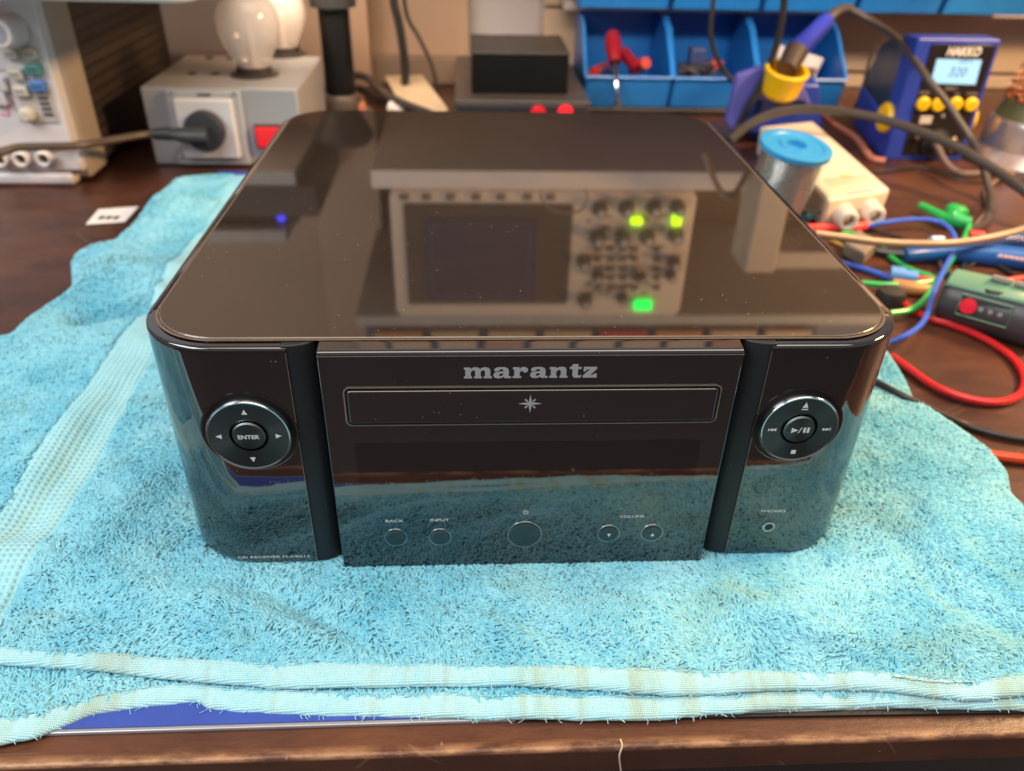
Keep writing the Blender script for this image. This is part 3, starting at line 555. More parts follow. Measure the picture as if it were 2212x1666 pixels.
# push buttons on front
def ringprof(R): return [(R, 0), (R, .0008), (R-.00025, .00105), (R-.0005, .0008), (R-.0005, 0)]
def pbtn(x, z, R, name, txt=None):
    b = MB(); b.lathe((x, YF+.0002, z), (0, -1, 0), [(R-.00055, 0), (R-.00055, .0008), (R-.0010, .0012), (R*.6, .00115), (0, .00105)], 40, caps=False); o = b.build(name, brush, fpan)
    g = MB(); g.lathe((x, YF+.0001, z), (0, -1, 0), [(R+.0002, 0), (R+.0001, .00035), (R-.0003, .00038), (R-.0006, .0002)], 40, caps=False); g.build('button_ring', pm('dark_chrome', (.42, .42, .43), .2, metal=1), o)
    g = MB(); g.lathe((x, YF+.00015, z), (0, -1, 0), [(R, 0), (R-.0001, .0001), (0, .0001)], 40, caps=False); g.build('button_gap', gap, o)
    if txt:
        t_ = .00085*(1 if txt == 'up' else -1); g = MB(); v, f = flatpoly([[(-.0008, -t_), (0, t_), (.0008, -t_)]], front(x, z, YF-.0012), .00003); g.add(v, f); g.build('icon', ink, o, smooth=False)
    return o
pbtn(-.0520, .0160, .0045, 'back_button'); pbtn(-.0343, .0158, .0044, 'input_button'); pbtn(-.0004, .0165, .0069, 'power_button'); pbtn(.0337, .0162, .0045, 'volume_button', 'down'); pbtn(.0515, .0162, .0045, 'volume_button', 'up')
def lab(txt, px, py, y, h, wd, parent):
    p = ay(px, py, y); v, f = text(txt, lambda x, yy, z: (x, z, yy), 1., ex=0., off=.012); h *= 1.12; xs = [q[0] for q in v]; zs = [q[2] for q in v]; sx = wd/(max(xs)-min(xs)); sz = h/(max(zs)-min(zs))
    g = MB(); v2 = [(p.x+(q[0]-(max(xs)+min(xs))/2)*sx, y, p.z+(q[2]-(max(zs)+min(zs))/2)*sz) for q in v]; g.add(v2, f); return g.build('label', ink, parent, smooth=False)
YL = YF-.00012
lab('BACK', 852.6, 1125.6, YL, .00120, .0073, fpan); lab('INPUT', 950, 1123.6, YL, .00120, .0075, fpan); lab('VOLUME', 1365.6, 1115.8, YL, .00120, .0100, fpan)
m = MB(); p = ay(1135.7, 1106.5, YL)
g_ = circ(.0010, 16, 0, 0, 125, 415)+circ(.00075, 16, 0, 0, 415, 125); v, f = flatpoly([g_], front(p.x, p.z, YL), .00003); m.add(v, f)
v, f = flatpoly([[(-.00014, .0001), (.00014, .0001), (.00014, .0013), (-.00014, .0013)]], front(p.x, p.z, YL-.0001), .00003); m.add(v, f); m.build('power_symbol', ink, fpan, smooth=False)
# round control pads
def pad(x, z, R, name, kind):
    base = MB(); base.lathe((x, 0, z), (0, -1, 0), [(R+.0006, -.0005), (R+.0005, .00012), (R, .0002), (R-.0007, .0001)], 72, caps=False); o = base.build(name, gloss, rc)
    g = MB(); g.lathe((x, 0, z), (0, -1, 0), [(R-.0004, 0), (R-.0004, .0002), (0, .0002)], 72, caps=False); g.build('pad_recess', gap, o)
    g = MB(); g.lathe((x, 0, z), (0, -1, 0), [(R-.0017, .0002), (R-.0017, .0022), (R-.0021, .0028), (R-.0027, .0026)], 72, caps=False); g.build('chrome_ring', pm('ring_chrome', (.48, .48, .50), .16, metal=1), o)
    g = MB(); g.lathe((x, 0, z), (0, -1, 0), [(R-.0025, .0002), (R-.0026, .00255), (.0071, .0020), (.0069, .0010)], 72, caps=False); dd = g.build('pad_disc', brush, o)
    g = MB(); g.lathe((x, 0, z), (0, -1, 0), [(.0071, .0004), (.0071, .0017), (.0067, .0021), (.0062, .0008)], 48, caps=False); g.build('centre_gap', gap, o)
    g = MB(); g.lathe((x, 0, z), (0, -1, 0), [(.0060, .0003), (.0060, .0024), (.0055, .0030), (.003, .0029), (0, .0028)], 48, caps=False); cb = g.build('centre_button', brush, o)
    ic = MB(); yy = -.0031; rr = .0106
    def tri(cx, cz, a_, s=.0010, w=None, y=-.00262):
        a_ = math.radians(a_); P = [(s*1.0, 0), (-s*.8, s*.85), (-s*.8, -s*.85)]; v, f = flatpoly([[(q[0]*math.cos(a_)-q[1]*math.sin(a_), q[0]*math.sin(a_)+q[1]*math.cos(a_)) for q in P]], front(x+cx, z+cz, y), .00003); ic.add(v, f)
    def rect(cx, cz, w_, h_, y=-.00262, sk=0):
        v, f = flatpoly([[(-w_/2-sk, -h_/2), (w_/2-sk, -h_/2), (w_/2+sk, h_/2), (-w_/2+sk, h_/2)]], front(x+cx, z+cz, y), .00003); ic.add(v, f)
    if kind == 'nav':
        for a_ in (0, 90, 180, 270): tri(rr*math.cos(math.radians(a_)), rr*math.sin(math.radians(a_)), a_, .0012)
        v, f = text('ENTER', lambda a, b, c: (x+a*.0026-.0, -.00312, z-.0008+b*.0024), 1., ex=0., off=.03); ic.add(v, f)
    else:
        tri(0, rr+.0004, 90, .0013); rect(0, rr-.0014, .0024, .0004); rect(0, -rr, .0018, .0018)
        for sg in (-1, 1):
            for k in (0, 1): tri(sg*(rr-.0011+k*.0013), 0, 0 if sg > 0 else 180, .0008)
            rect(sg*(rr+.0012), 0, .0003, .0014)
        tri(-.0021, 0, 0, .0014, y=-.00312); rect(.0001, 0, .0003, .0026, y=-.00312, sk=.0005); rect(.0018, 0, .0009, .0023, y=-.00312); rect(.0032, 0, .0009, .0023, y=-.00312)
    ic.build('icons', ink, o, smooth=False)
    return o
pad(-.1021, .0667, .0170, 'navigation_pad', 'nav'); pad(.1014, .0672, .0167, 'transport_pad', 'play')
m = MB(); J = (.1008, 0, .0157); m.lathe(J, (0, -1, 0), [(.0028, 0), (.0028, .0003), (.0025, .0006), (.0018, .0005), (.0017, -.0002)], 36, caps=False); jk = m.build('headphone_jack', pm('ring_chrome', 0), rc)
m = MB(); m.lathe(J, (0, -1, 0), [(.0017, .0002), (0, .00025)], 30, caps=False); m.build('jack_hole', gap, jk)
lab('PHONES', 1671, 1104, -.00012, .00120, .0102, rc)
lab('CD RECEIVER M-CR612', 592, 1203, -.00012, .00115, .0290, rc)

# ================================================================== LEFT BACKGROUND
white = pm('scope_white', (.72, .66, .64), .4, var=.04); beige = pm('scope_beige', (.42, .34, .27), .45, var=.06); dark = pm('scope_dark', (.040, .031, .027), .5)
SX1 = ay(190, 380, .49).x; SX0 = -.78; ztop = .150
sc1 = thing('oscilloscope', (-.57, .56, T), 'white bench oscilloscope with dark vented side at the left rear of the bench', 'oscilloscope')
m = MB(); m.prism([(SX0, y, z) for y, z in ((.515, T+.006), (.78, T+.006), (.78, ztop), (.515, ztop))], (SX1-.004-SX0, 0, 0)); bod = m.build('case', pm('scope_side', (.048, .036, .031), .5), sc1, bevel=.004)
m = MB()
for r_ in range(13):
    for c_ in range(26): m.box((SX1-.0046, .5455+c_*.0085, ztop-.0110-r_*.0105), (SX1-.0036, .5485+c_*.0085, ztop-.0080-r_*.0105))
m.build('vent_slots', gap, bod)
m = MB(); m.box((SX0, .497, T+.004), (SX1, .54, ztop)); m.build('bezel', beige, sc1, bevel=.004)
zf0 = T+.001; mid = ay(150, 322, .487).z
m = MB(); m.box((SX0, .487, zf0+.012), (SX1-.001, .498, mid)); fl = m.build('lower_front', white, sc1, bevel=.003)
m = MB(); m.box((SX0, .486, T), (SX1-.012, .53, zf0+.0115)); m.build('foot', white, sc1, bevel=.004)
fpx = ay(*qs(585, 1090), .482).x
m = MB(); m.prism([(x, .481, z) for x, z in rrect(SX0, fpx, mid+.002, ztop-.003, .006)], (0, .016, 0)); fp = m.build('front_face', pm('face_white', (.76, .71, .70), .42, var=.03), sc1, bevel=.0015)
def P(q, y=.4805): return ay(*q, y)
m = MB(); c = P(qs(110, 265)); m.lathe(c, (-.1, -1, .05), [(.0135, 0), (.0128, .010), (.0118, .018), (.0105, .020), (.008, .0203)], 40); kb = m.build('knob', white, fp)
m = MB(); m.lathe(c+Vector((-.0020, -.0203, .0010)), (-.1, -1, .05), [(.0072, 0), (.0072, .0004), (0, .0004)], 30); m.build('knob_cap', pm('cap_grey', (.35, .34, .37), .4), kb)
cream = pm('button_cream', (.60, .56, .46), .45); teal = pm('button_teal', (.08, .26, .24), .4); blueb = pm('button_blue', (.08, .20, .50), .4)
inkd = pm('ink_dark', (.08, .07, .07), .6)
for (x, y), mt_, s_ in ((qs(105, 462), cream, .0058), (qs(280, 462), cream, .0058), (qs(150, 640), cream, .0062), (qs(305, 600), teal, .0066), (qs(195, 785), cream, .0062), (qs(342, 742), blueb, .0066)):
    c = P((x, y)); m = MB(); m.box((c.x-s_, c.y-.0055, c.z-s_*.72), (c.x+s_, c.y+.002, c.z+s_*.72)); bb = m.build('button', mt_, fp, bevel=.0018, seg=3)
    v, f = text('Run' if mt_ is teal else 'Save', lambda a, b, cc: (c.x+a*.0042, c.y-.0057, c.z-.0012+b*.0042), 1., ex=0.); m = MB(); m.add(v, f); m.build('marking', inkd, bb, smooth=False)
c0 = P(qs(185, 920)); c1_ = P(qs(520, 1065)); m = MB(); m.box((c0.x, .4798, c1_.z), (c1_.x, .4812, c0.z+.014)); gpn = m.build('grey_inset', pm('inset_grey', (.50, .45, .41), .5), fp, bevel=.0004)
c = P(qs(245, 992), .479); m = MB(); m.lathe(c, (0, -1, 0), [(.0065, 0), (.006, .006), (.004, .0075)], 30); m.build('knob', cream, gpn)
m = MB()
for k in range(4): c = P(qs(375+16*k, 855+47*k), .4796); m.box((c.x-.004, .4793, c.z-.0012), (c.x+.004, .4797, c.z+.0016))
m.build('printing', inkd, gpn)
m = MB(); pk = [P(q, .4806) for q in (qs(40, 700), qs(85, 790), qs(105, 905), qs(70, 930), qs(80, 1000), qs(0, 990))]; m.tube(pk, .0006, n=4, sm=1); m.build('pink_outline', pm('pink_ink', (.75, .12, .42), .5), fp)
m = MB()
for q in (qs(25, 730), qs(25, 850)): c = P(q); m.box((c.x-.009, c.y-.005, c.z-.006), (c.x+.004, c.y+.002, c.z+.006))
m.build('button', pm('button_grey', (.55, .56, .60), .4), fp, bevel=.0018)
m = MB(); l0 = P(qs(55, 610)); l1 = P(qs(100, 850)); l2 = P(qs(185, 1060)); m.tube([l0+Vector((-.05, 0, 0)), l0, l1, l2], .0005, n=4, sm=1); m.build('panel_line', pm('line_grey', (.3, .28, .30), .5), fp)
m = MB()
for (q, s_) in ((qs(60, 1150), .012), (qs(360, 1152), .014), (qs(380, 1222), .012), (qs(60, 1222), .010)): c = ay(*q, .4865); m.box((c.x-s_, .4862, c.z-.0012), (c.x+s_, .4868, c.z+.0012))
m.build('printing', inkd, fl)
m = MB()
for (q, s_) in ((qs(100, 1190), .010), (qs(420, 1190), .005)): c = ay(*q, .4865); m.box((c.x-s_, .4862, c.z-.0012), (c.x+s_, .4868, c.z+.0012))
m.build('red_printing', pm('ink_red', (.7, .08, .06), .6), fl)
for q in (qs(30, 1365), qs(215, 1362), qs(410, 1360)):
    c = ay(*q, .487); m = MB(); m.lathe(c, (0, -1, 0), [(.0075, 0), (.0072, .008), (.0055, .0095), (.0042, .008), (.0042, .002)], 30, caps=False); kk = m.build('socket', pm('socket_white', (.78, .72, .68), .35), fl)
    m = MB(); m.lathe(c+Vector((0, -.003, 0)), (0, -1, 0), [(.0042, 0), (0, .0002)], 24, caps=False); m.build('socket_hole', pm('brass_dark', (.12, .10, .03), .4, metal=.6), kk)
# white tray on top
a_ = ay(395, 9, .44); m = MB(); m.prism([(x, y, a_.z) for x, y in rrect(-.80, a_.x+.006, .44, .76, .02)], (0, 0, .020)); one(m, 'white_tray', pm('tray_white', (.80, .68, .62), .45, var=.03), 'white board with a rounded corner lying over the top of the left oscilloscope', 'board', bevel=.003)
# mains lead + outlet box
ob = thing('outlet_box', (-.25, .62, T), 'grey metal box with power outlets and a red rocker switch on its front', 'power box')
bgr = pm('box_grey', (.44, .43, .43), .42, metal=.15, scale=14, var=.06)
BX0, BX1, BY0, BY1 = ay(300, 190, .55).x, ay(641, 191, .55).x, .55, .70; BZ = ay(450, 189, .55).z
m = MB(); m.box((BX0, BY0, T), (BX1, BY1, BZ)); m.build('case', bgr, ob, bevel=.0025)
def fr_(q, y=.5495): return ay(*q, y)
a_ = fr_(q1(1060, 575)); b_ = fr_(q1(1620, 1055)); m = MB(); m.box((a_.x, .545, b_.z), (b_.x, .5503, a_.z)); pl = m.build('outlet_plate', pm('plate_grey', (.50, .50, .50), .4), ob, bevel=.0015)
a_ = fr_(q1(1115, 630), .543); b_ = fr_(q1(1555, 1015), .543); m = MB(); m.box((a_.x, .538, b_.z), (b_.x, .5452, a_.z)); wp_ = m.build('white_cover', pm('cover_white', (.80, .77, .75), .35, var=.03), pl, bevel=.0022, seg=3)
for q in (q1(1098, 602), q1(1508, 606), q1(1165, 1005)): c = ay(*q, .5445); m = MB(); m.lathe(c, (0, -1, 0), [(.0022, 0), (.0019, .0012), (.001, .0014)], 20); m.build('screw', chrome, pl)
a_ = ay(*q1(1270, 610), .5448); m = MB(); m.box((a_.x, .5444, a_.z-.001), (a_.x+.012, .5452, a_.z+.001)); m.build('marking', inkd, pl)
a_ = fr_(q1(1630, 800)); b_ = a_+Vector((.0275, 0, -.0225)); m = MB(); m.box((a_.x, .547, b_.z), (b_.x, .5503, a_.z)); rs = m.build('switch_frame', tank, ob, bevel=.001)
m = MB(); m.hexa([(a_.x+.0025, .5465, b_.z+.0015), (b_.x-.0015, .5465, b_.z+.0015), (b_.x-.0015, .5465, a_.z-.0015), (a_.x+.0015, .5465, a_.z-.0015)], [(a_.x+.003, .5425, b_.z+.002), (b_.x-.002, .544, b_.z+.002), (b_.x-.002, .544, a_.z-.002), (a_.x+.002, .5425, a_.z-.002)])
m.f = [tuple(reversed(f)) for f in m.f]; m.build('rocker', pm('rocker_red', (.75, .01, .02), .25, emit=(1, .02, .02), es=.25), rs, bevel=.0008)
def tz(q, z=None): return at(*q, BZ if z is None else z)
for q in (q1(1415, 375), q1(1310, 475)):
    c = tz(q)
    for dx in (-.011, .011): m = MB(); m.lathe(c+Vector((dx, 0, 0)), (0, 0, 1), [(.0045, .0), (.0045, .0008), (.0028, .0009), (.002, .0002), (0, .0002)], 22, caps=False); m.build('outlet_hole', gap, ob)
sk = []
for q in (q1(1640, 480), q1(1830, 350)):
    c = tz(q); m = MB(); m.lathe(c, (0, 0, 1), [(.0235, 0), (.0235, .0015), (.020, .003), (.018, .0035), (.0172, .001), (.0168, .0085), (.0152, .009), (.0148, .003)], 44, caps=False); m.build('lamp_socket', pm('bakelite', (.045, .036, .032), .35), ob); sk.append(c)
frost = pm('frosted_glass', (.98, .90, .86), .10, var=.0, rvar=0, Alpha=.46, coat=.6)
def bulb(c, s, label):
    t_ = thing('light_bulb', c, label, 'light bulb', 'frosted bulbs standing in the grey power box')
    pr = [(.0150, .002), (.0158, .006), (.0172, .012), (.0205, .020), (.0245, .028), (.0280, .037), (.0298, .046), (.0296, .055), (.0270, .065), (.0215, .0735), (.0135, .0785), (.006, .0803), (0, .0806)]; pr = [(r, h*.93) for r, h in pr]
    m = MB(); m.lathe(c, (0, 0, 1), [(r*s, h*s) for r, h in pr], 48, caps=False); m.build('glass', frost, t_)
    m = MB(); m.lathe(c, (0, 0, 1), [(.0125*s, -.001), (.0128*s, .006*s), (.012*s, .009*s)], 30); m.build('base', pm('bulb_base', (.6, .52, .42), .3, metal=.8), t_)
    m = MB(); m.lathe(c, (0, 0, 1), [(.0042, .006), (.0042, .034), (.002, .044), (.001, .050)], 16); m.build('stem', pm('stem_glass', (.85, .70, .60), .3), t_); return t_
bulb(sk[0], 1.0, 'large frosted light bulb in the front socket of the grey power box'); bulb(sk[1], .93, 'frosted light bulb partly hidden behind the large bulb, in the rear socket')
pg = thing('mains_plug', fr_(q1(1330, 830), .53), 'dark grey mains plug with ribbed cord pushed into the white outlet', 'plug')
c = ay(*q1(1325, 835), .536); plm = pm('plug_dark', (.045, .045, .05), .42)
m = MB(); m.lathe(c, (0, -1, 0), [(.0185, 0), (.0188, .008), (.0172, .0105), (0, .0108)], 44, caps=False); hd = m.build('plug_head', plm, pg)
m = MB(); e1 = c+Vector((.006, -.016, -.001)); e0 = ay(*q1(1100, 860), .522); m.tube([e1, (e1+e0)/2+Vector((0, -.002, 0)), e0], [.0105, .0095, .0065], n=14, flat=.8); m.build('plug_body', plm, pg)
e2 = ay(*q1(985, 862), .522); m = MB()
for k in range(6): p = e0.lerp(e2, (k+.5)/6); m.tube([p+(e0-e2)*.055, p-(e0-e2)*.055], .0066-.0003*k, n=12, sm=1)
m.tube([e0, e2], .0042, n=8, sm=1); m.build('strain_relief', plm, pg)
m = MB(); pts = [e2]+[ay(*q1(*q), y) for q, y in (((900, 870), .515), ((700, 905), .49), ((500, 935), .465), ((300, 942), .455), ((120, 948), .45), ((0, 985), .44), ((-120, 1040), .43))]
m.tube(pts, .0034, n=10); m.build('cord', pm('cord_brown', (.10, .07, .05), .35), pg)
# paper tag
pt = [at(*q, T+.0008) for q in ((185, 486), (213, 453), (300, 447), (270, 480))]; m = MB(); m.prism(pt, (0, 0, .0004)); tgp = one(m, 'paper_tag', pm('paper', (.74, .68, .66), .7, var=.03), 'small white paper tag with black print lying by the towel edge', 'paper tag')
m = MB(); c = at(240, 470, T+.0014); [m.box((c.x-.010+k*.006, c.y-.004, T+.00125), (c.x-.0055+k*.006, c.y+.004, T+.0014)) for k in range(3)]; m.build('print', inkd, tgp, smooth=False)

# ================================================================== CENTRE BACKGROUND
pp = Vector((ay(715, 0, .72).x-.012, .72, T)); pb = at(735, 205, T)
pole = thing('lamp_pole', (-.18, .74, T), 'thick black pole of a bench lamp clamped at the rear left of the bench', 'lamp pole')
a_ = ay(714, -60, .74); b_ = ay(734, 172, .74)
m = MB(); m.tube([Vector((b_.x, .74, b_.z-.02)), Vector((b_.x, .74, .245))], .0172, n=28, sm=1); m.build('pole', pm('pole_black', (.008, .008, .009), .35, spec=.3), pole)
c = ay(714, 6, .74); m = MB(); m.lathe((b_.x, .74, c.z), (0, 0, 1), [(.0195, -.004), (.0255, -.003), (.0255, .012), (.0195, .013)], 36); m.build('collar', pm('collar_black', (.03, .03, .03), .4), pole)
m = MB(); m.lathe((b_.x, .74, b_.z-.045), (0, 0, 1), [(.034, 0), (.030, .008), (.024, .014), (.024, .024), (.020, .03)], 36); m.lathe((b_.x, .74, T), (0, 0, 1), [(.036, 0), (.036, .006), (.015, .010), (.015, .05)], 36)
m.build('clamp', pm('clamp_brown', (.10, .075, .06), .45), pole)
m = MB(); m.lathe((b_.x, .74, .230), (0, 0, 1), [(.018, -.02), (.030, .0), (.036, .012), (.030, .02)], 40); m.build('lamp_head', tank, pole)
def cable(name, pts, r, mat, label, group=None, cat='cable', n=8, flat=1.):
    m = MB(); m.tube(pts, r, n=n, flat=flat); return one(m, name, mat, label, cat, group)
cable('power_cable', [ay(*q2(*q), .80) for q in ((760, -300), (785, 0), (820, 150), (850, 330), (865, 500))]+[ay(*q2(862, 640), .80)], .0052, blackp, 'thick black cable dropping behind the pale wooden stick')
cable('thin_cable', [ay(*q2(*q), .83) for q in ((840, -300), (870, 80), (960, 260), (1040, 430), (1075, 560), (1090, 700))], .0026, pm('cable_dark_brown', (.05, .035, .028), .5), 'thin dark cable curving down the brown board beside the black box')
st = [at(*q2(*q), T+.020) for q in ((725, 540), (985, 535), (1165, 770), (1140, 800), (1040, 800), (800, 670))]
m = MB(); m.prism(st, (0, 0, .003)); one(m, 'wooden_paddle', pm('pale_wood', (.66, .50, .32), .5, scale=25, var=.25), 'pale wooden paddle lying slanted behind the receiver', 'paddle', bevel=.001)
cable('audio_cable', [at(*q2(*q), .008) for q in ((500, 520), (600, 540), (740, 660), (860, 720), (1040, 790), (1120, 840))], .005, pm('cable_gunmetal', (.06, .05, .045), .4), 'dark cable running right from the foot of the lamp pole')
cable('clamp_cable', [at(*q2(*q), T+.006) for q in ((310, 640), (480, 640), (560, 620), (700, 700), (830, 760))], .004, blackp, 'black cable looped round the lamp pole clamp', cat='cable')
m = MB(); m.tube([at(*q2(760, 745), T+.012), at(*q2(870, 770), T+.010)], [.008, .006], n=12); one(m, 'cable_plug', pm('plug_white', (.75, .68, .62), .35), 'small white plug lying beside the wooden paddle', 'plug')
m = MB(); m.tube([at(*q2(540, 690), T+.012), at(*q2(575, 760), T+.012)], [.007, .005], n=12); one(m, 'orange_clip', pm('clip_orange', (.55, .22, .13), .4), 'small orange clip at the foot of the black lamp pole', 'clip')
gd = thing('power_supply', (.04, .75, T), 'flat grey device with two round red lamps under the small black box', 'power supply')
a_ = ay(981, 216, .66); b_ = ay(1277, 216, .66); m = MB(); m.box((a_.x, .66, T), (b_.x, .90, a_.z)); m.build('case', pm('case_brown_grey', (.085, .068, .058), .38, metal=.3), gd, bevel=.002)
m = MB(); m.box((a_.x+.003, .6575, T+.002), (b_.x-.003, .6605, a_.z-.004)); fpl = m.build('front_plate', pm('front_slate', (.035, .033, .038), .4), gd, bevel=.001)
for q in (q2(1785, 782), q2(1972, 779)):
    c = ay(*q, .657); m = MB(); m.lathe(c, (0, -1, 0), [(.0085, 0), (.0080, .003), (.006, .0055), (0, .0062)], 30, caps=False); m.build('red_lamp', pm('lamp_red%d' % (q[0] > 1200), (.6, .01, .02), .3, emit=(1, .02, .03), es=.9 if q[0] > 1200 else .25), fpl)
bb = thing('black_box', (.035, .74, a_.z), 'small matte black box standing on the flat grey device', 'box')
c0 = ay(1019, 197, .69); c1_ = ay(1230, 120, .69); m = MB(); m.box((c0.x, .69, a_.z), (c1_.x, .80, c1_.z)); m.build('case', pm('box_black', (.006, .006, .006), .6, spec=.15), bb, bevel=.0015)
m = MB(); m.box((c0.x-.001, .689, c1_.z+.0002), (c1_.x+.001, .801, c1_.z+.0022)); m.build('lid', pm('box_lid', (.028, .022, .019), .33), bb, bevel=.0008)
# small white wall socket near bins
a_ = ay(*q2(1870, 40), .949); m = MB(); m.box((a_.x-.012, .935, a_.z-.03), (a_.x+.03, .949, a_.z+.03)); one(m, 'wall_box', pm('wall_box', (.60, .56, .58), .5), 'small white box on the wall left of the blue bins', 'wall box', bevel=.003)

# ---- blue bins
bblue = pm('bin_blue_shaded', (.008, .11, .40), .35, scale=15, var=.1)  # bin bodies' deep shading is put into this darker blue; lips stay lighter
def make_bin(x0, x1, yb, yf, z0, z1, label, group='blue storage bins on the rack'):
    t_ = thing('storage_bin', ((x0+x1)/2, (yf+yb)/2, z0), label, 'storage bin', group); th = .0022; H = z1-z0
    m = MB(); lip = z0+H*.40
    for xa, xb in ((x0, x0+th), (x1-th, x1)):
        m.prism([(xa, y, z) for y, z in ((yb, z0), (yf+.012, z0), (yf, lip), (yf+.012, lip+.008), (yf+(yb-yf)*.42, z1-.01), (yf+(yb-yf)*.55, z1), (yb, z1))], (xb-xa, 0, 0))
    m.box((x0+th, yf+.012, z0), (x1-th, yb, z0+th)); m.box((x0+th, yb-th, z0+th), (x1-th, yb, z1)); m.build('bin_body', bblue, t_, bevel=.0008)
    m = MB(); m.prism([(x0+th, y, z) for y, z in ((yf+.012, z0), (yf, lip), (yf+.0025, lip), (yf+.0145, z0))], (x1-x0-2*th, 0, 0)); m.build('front_lip', pm('bin_lip_blue', (.02, .20, .60), .35), t_, bevel=.0006)
    m = MB(); m.tube([(x0, yf+.001, lip), (x0+th*.5, yf+(yb-yf)*.42, z1-.009), (x0+th*.5, yf+(yb-yf)*.6, z1)], .0018, n=6, sm=1); m.tube([(x1, yf+.001, lip), (x1-th*.5, yf+(yb-yf)*.42, z1-.009), (x1-th*.5, yf+(yb-yf)*.6, z1)], .0018, n=6, sm=1)
    m.tube([(x0, yf, lip), (x1, yf, lip)], .0018, n=6, sm=1); m.build('bin_rim', pm('bin_lip_blue', (.02, .20, .60)), t_); return t_
YFb, YBb = .745, .875
def bx(px): return ay(px, 195, YFb).x
bz1 = ay(1500, 26, YBb).z; bz0 = ay(1450, 232, YFb+.012).z; xs_ = [bx(1262), bx(1452), bx(1636), bx(1826)]
LB = ['blue storage bin holding red handled tools, next to the black box', 'blue storage bin with small dark parts, middle one of the lower row', 'blue storage bin with a white card inside, behind the soldering iron holder']
for k in range(3): make_bin(xs_[k]+.001, xs_[k+1]-.001, YBb, YFb, bz0, bz1, LB[k])
zu = ay(1600, 12, .80).z
xu = [ay(px, 14, .80).x for px in (1246, 1449, 1646, 1851, 2035, 2225)]
UL = ['leftmost', 'second from left', 'middle', 'second from right', 'rightmost']
for k in range(5): make_bin(xu[k]+.002, xu[k+1]-.002, .90, .79, zr+.0095, zr+.10, 'blue storage bin on the upper rail, %s of its row' % UL[k], 'blue bins on the upper rail')
m = MB(); m.box((xs_[0]+.003, YFb+.01, T), (xs_[2]+.03, .90, bz0-.001)); one(m, 'bin_stand', pm('stand_black', (.02, .017, .018), .45), 'dark low plinth under the lower row of blue bins', 'plinth', bevel=.002)
redh = pm('handle_red', (.22, .008, .016), .25)
def B(q, y): return ay(*q3(*q), y)
sd = thing('screwdriver', B((255, 250), .76), 'dark red handled screwdriver hanging over the lip of the left blue bin', 'screwdriver')
m = MB(); m.tube([B((250, 170), .79), B((262, 300), .758)], [.007, .009, .0095, .0075, .0065], n=12, sm=1); m.tube([B((250, 165), .79), B((253, 210), .779), B((262, 300), .758)], [.008, .010, .0100, .007], n=12, sm=4); m.build('handle', redh, sd)
m = MB(); m.tube([B((262, 300), .757), B((270, 400), .738), B((275, 490), .732)], .0026, n=8); m.lathe(B((276, 490), .731), (0, 0, -1), [(.004, -.004), (.0046, .0), (.002, .006)], 10); m.build('blade', chrome, sd)
for q, qq, lb in (((300, 250), (370, 330), 'dark red tool handle leaning in the left blue bin'), ((350, 330), (410, 300), 'orange red tool handle at the bottom of the left blue bin'), ((215, 330), (160, 350), 'short red lever lying in the corner of the left blue bin')):
    m = MB(); m.tube([B(q, .80), B(qq, .775)], [.008, .009, .007], n=10, sm=1); one(m, 'tool_handle', redh if 'dark' in lb else pm('handle_orange', (.42, .03, .015), .3), lb, 'tool handle', 'tools in the left blue bin')
for k, (q, s_) in enumerate((((600, 330), .008), ((655, 260), .010), ((700, 320), .009), ((640, 335), .006), ((745, 310), .007))):
    c = B(q, .79); m = MB(); m.box((c.x-s_, .782, c.z-s_), (c.x+s_, .80, c.z+s_*.8), M=None)
    one(m, 'small_part', [pm('part_black', (.02, .02, .03), .4), pm('part_navy', (.03, .05, .14), .4), pm('part_black', 0), pm('part_white', (.6, .6, .6), .4), pm('part_red', (.4, .04, .05), .4)][k], ['black block', 'tall navy block', 'large black block', 'small white block', 'small red block'][k]+' among the parts in the middle blue bin', 'part', 'small parts in the middle blue bin', bevel=.002)
for k in range(12):
    c = B((random.uniform(585, 790), random.uniform(320, 345)), random.uniform(.770, .784)); d = Vector((random.gauss(0, 1), .3, random.gauss(0, .6))).normalized()*random.uniform(.004, .009); m = MB(); m.tube([c-d, c+d], random.uniform(.0018, .0032), n=8, sm=1)
    one(m, 'tiny_component', pm('part_black', 0), 'tiny dark cylindrical component among the parts in the middle blue bin', 'component', 'tiny components in the middle blue bin')
for k in range(6):
    c = B((random.uniform(180, 430), random.uniform(335, 350)), random.uniform(.768, .782)); d = Vector((random.gauss(0, 1), .3, random.gauss(0, .5))).normalized()*random.uniform(.006, .012); m = MB(); m.tube([c-d, c+d], random.uniform(.002, .0034), n=8, sm=1)
    one(m, 'tiny_tool_bit', pm('part_navy', 0), 'tiny dark tool bit lying at the bottom of the left blue bin', 'tool bit', 'tool bits in the left blue bin')
m = MB(); cc = [B(q, .80) for q in ((1020, 340), (1050, 215), (1260, 280), (1200, 400))]; m.prism(cc, (0, .004, 0)); card = one(m, 'white_card', pm('card', (.62, .56, .58), .6), 'folded white card standing in the right blue bin', 'card')
m = MB(); cc = [B(q, .797) for q in ((1170, 320), (1225, 325), (1215, 355), (1160, 350))]; m.prism(cc, (0, .002, 0)); m.build('card_print', pm('print_brown', (.12, .07, .04), .6), card)

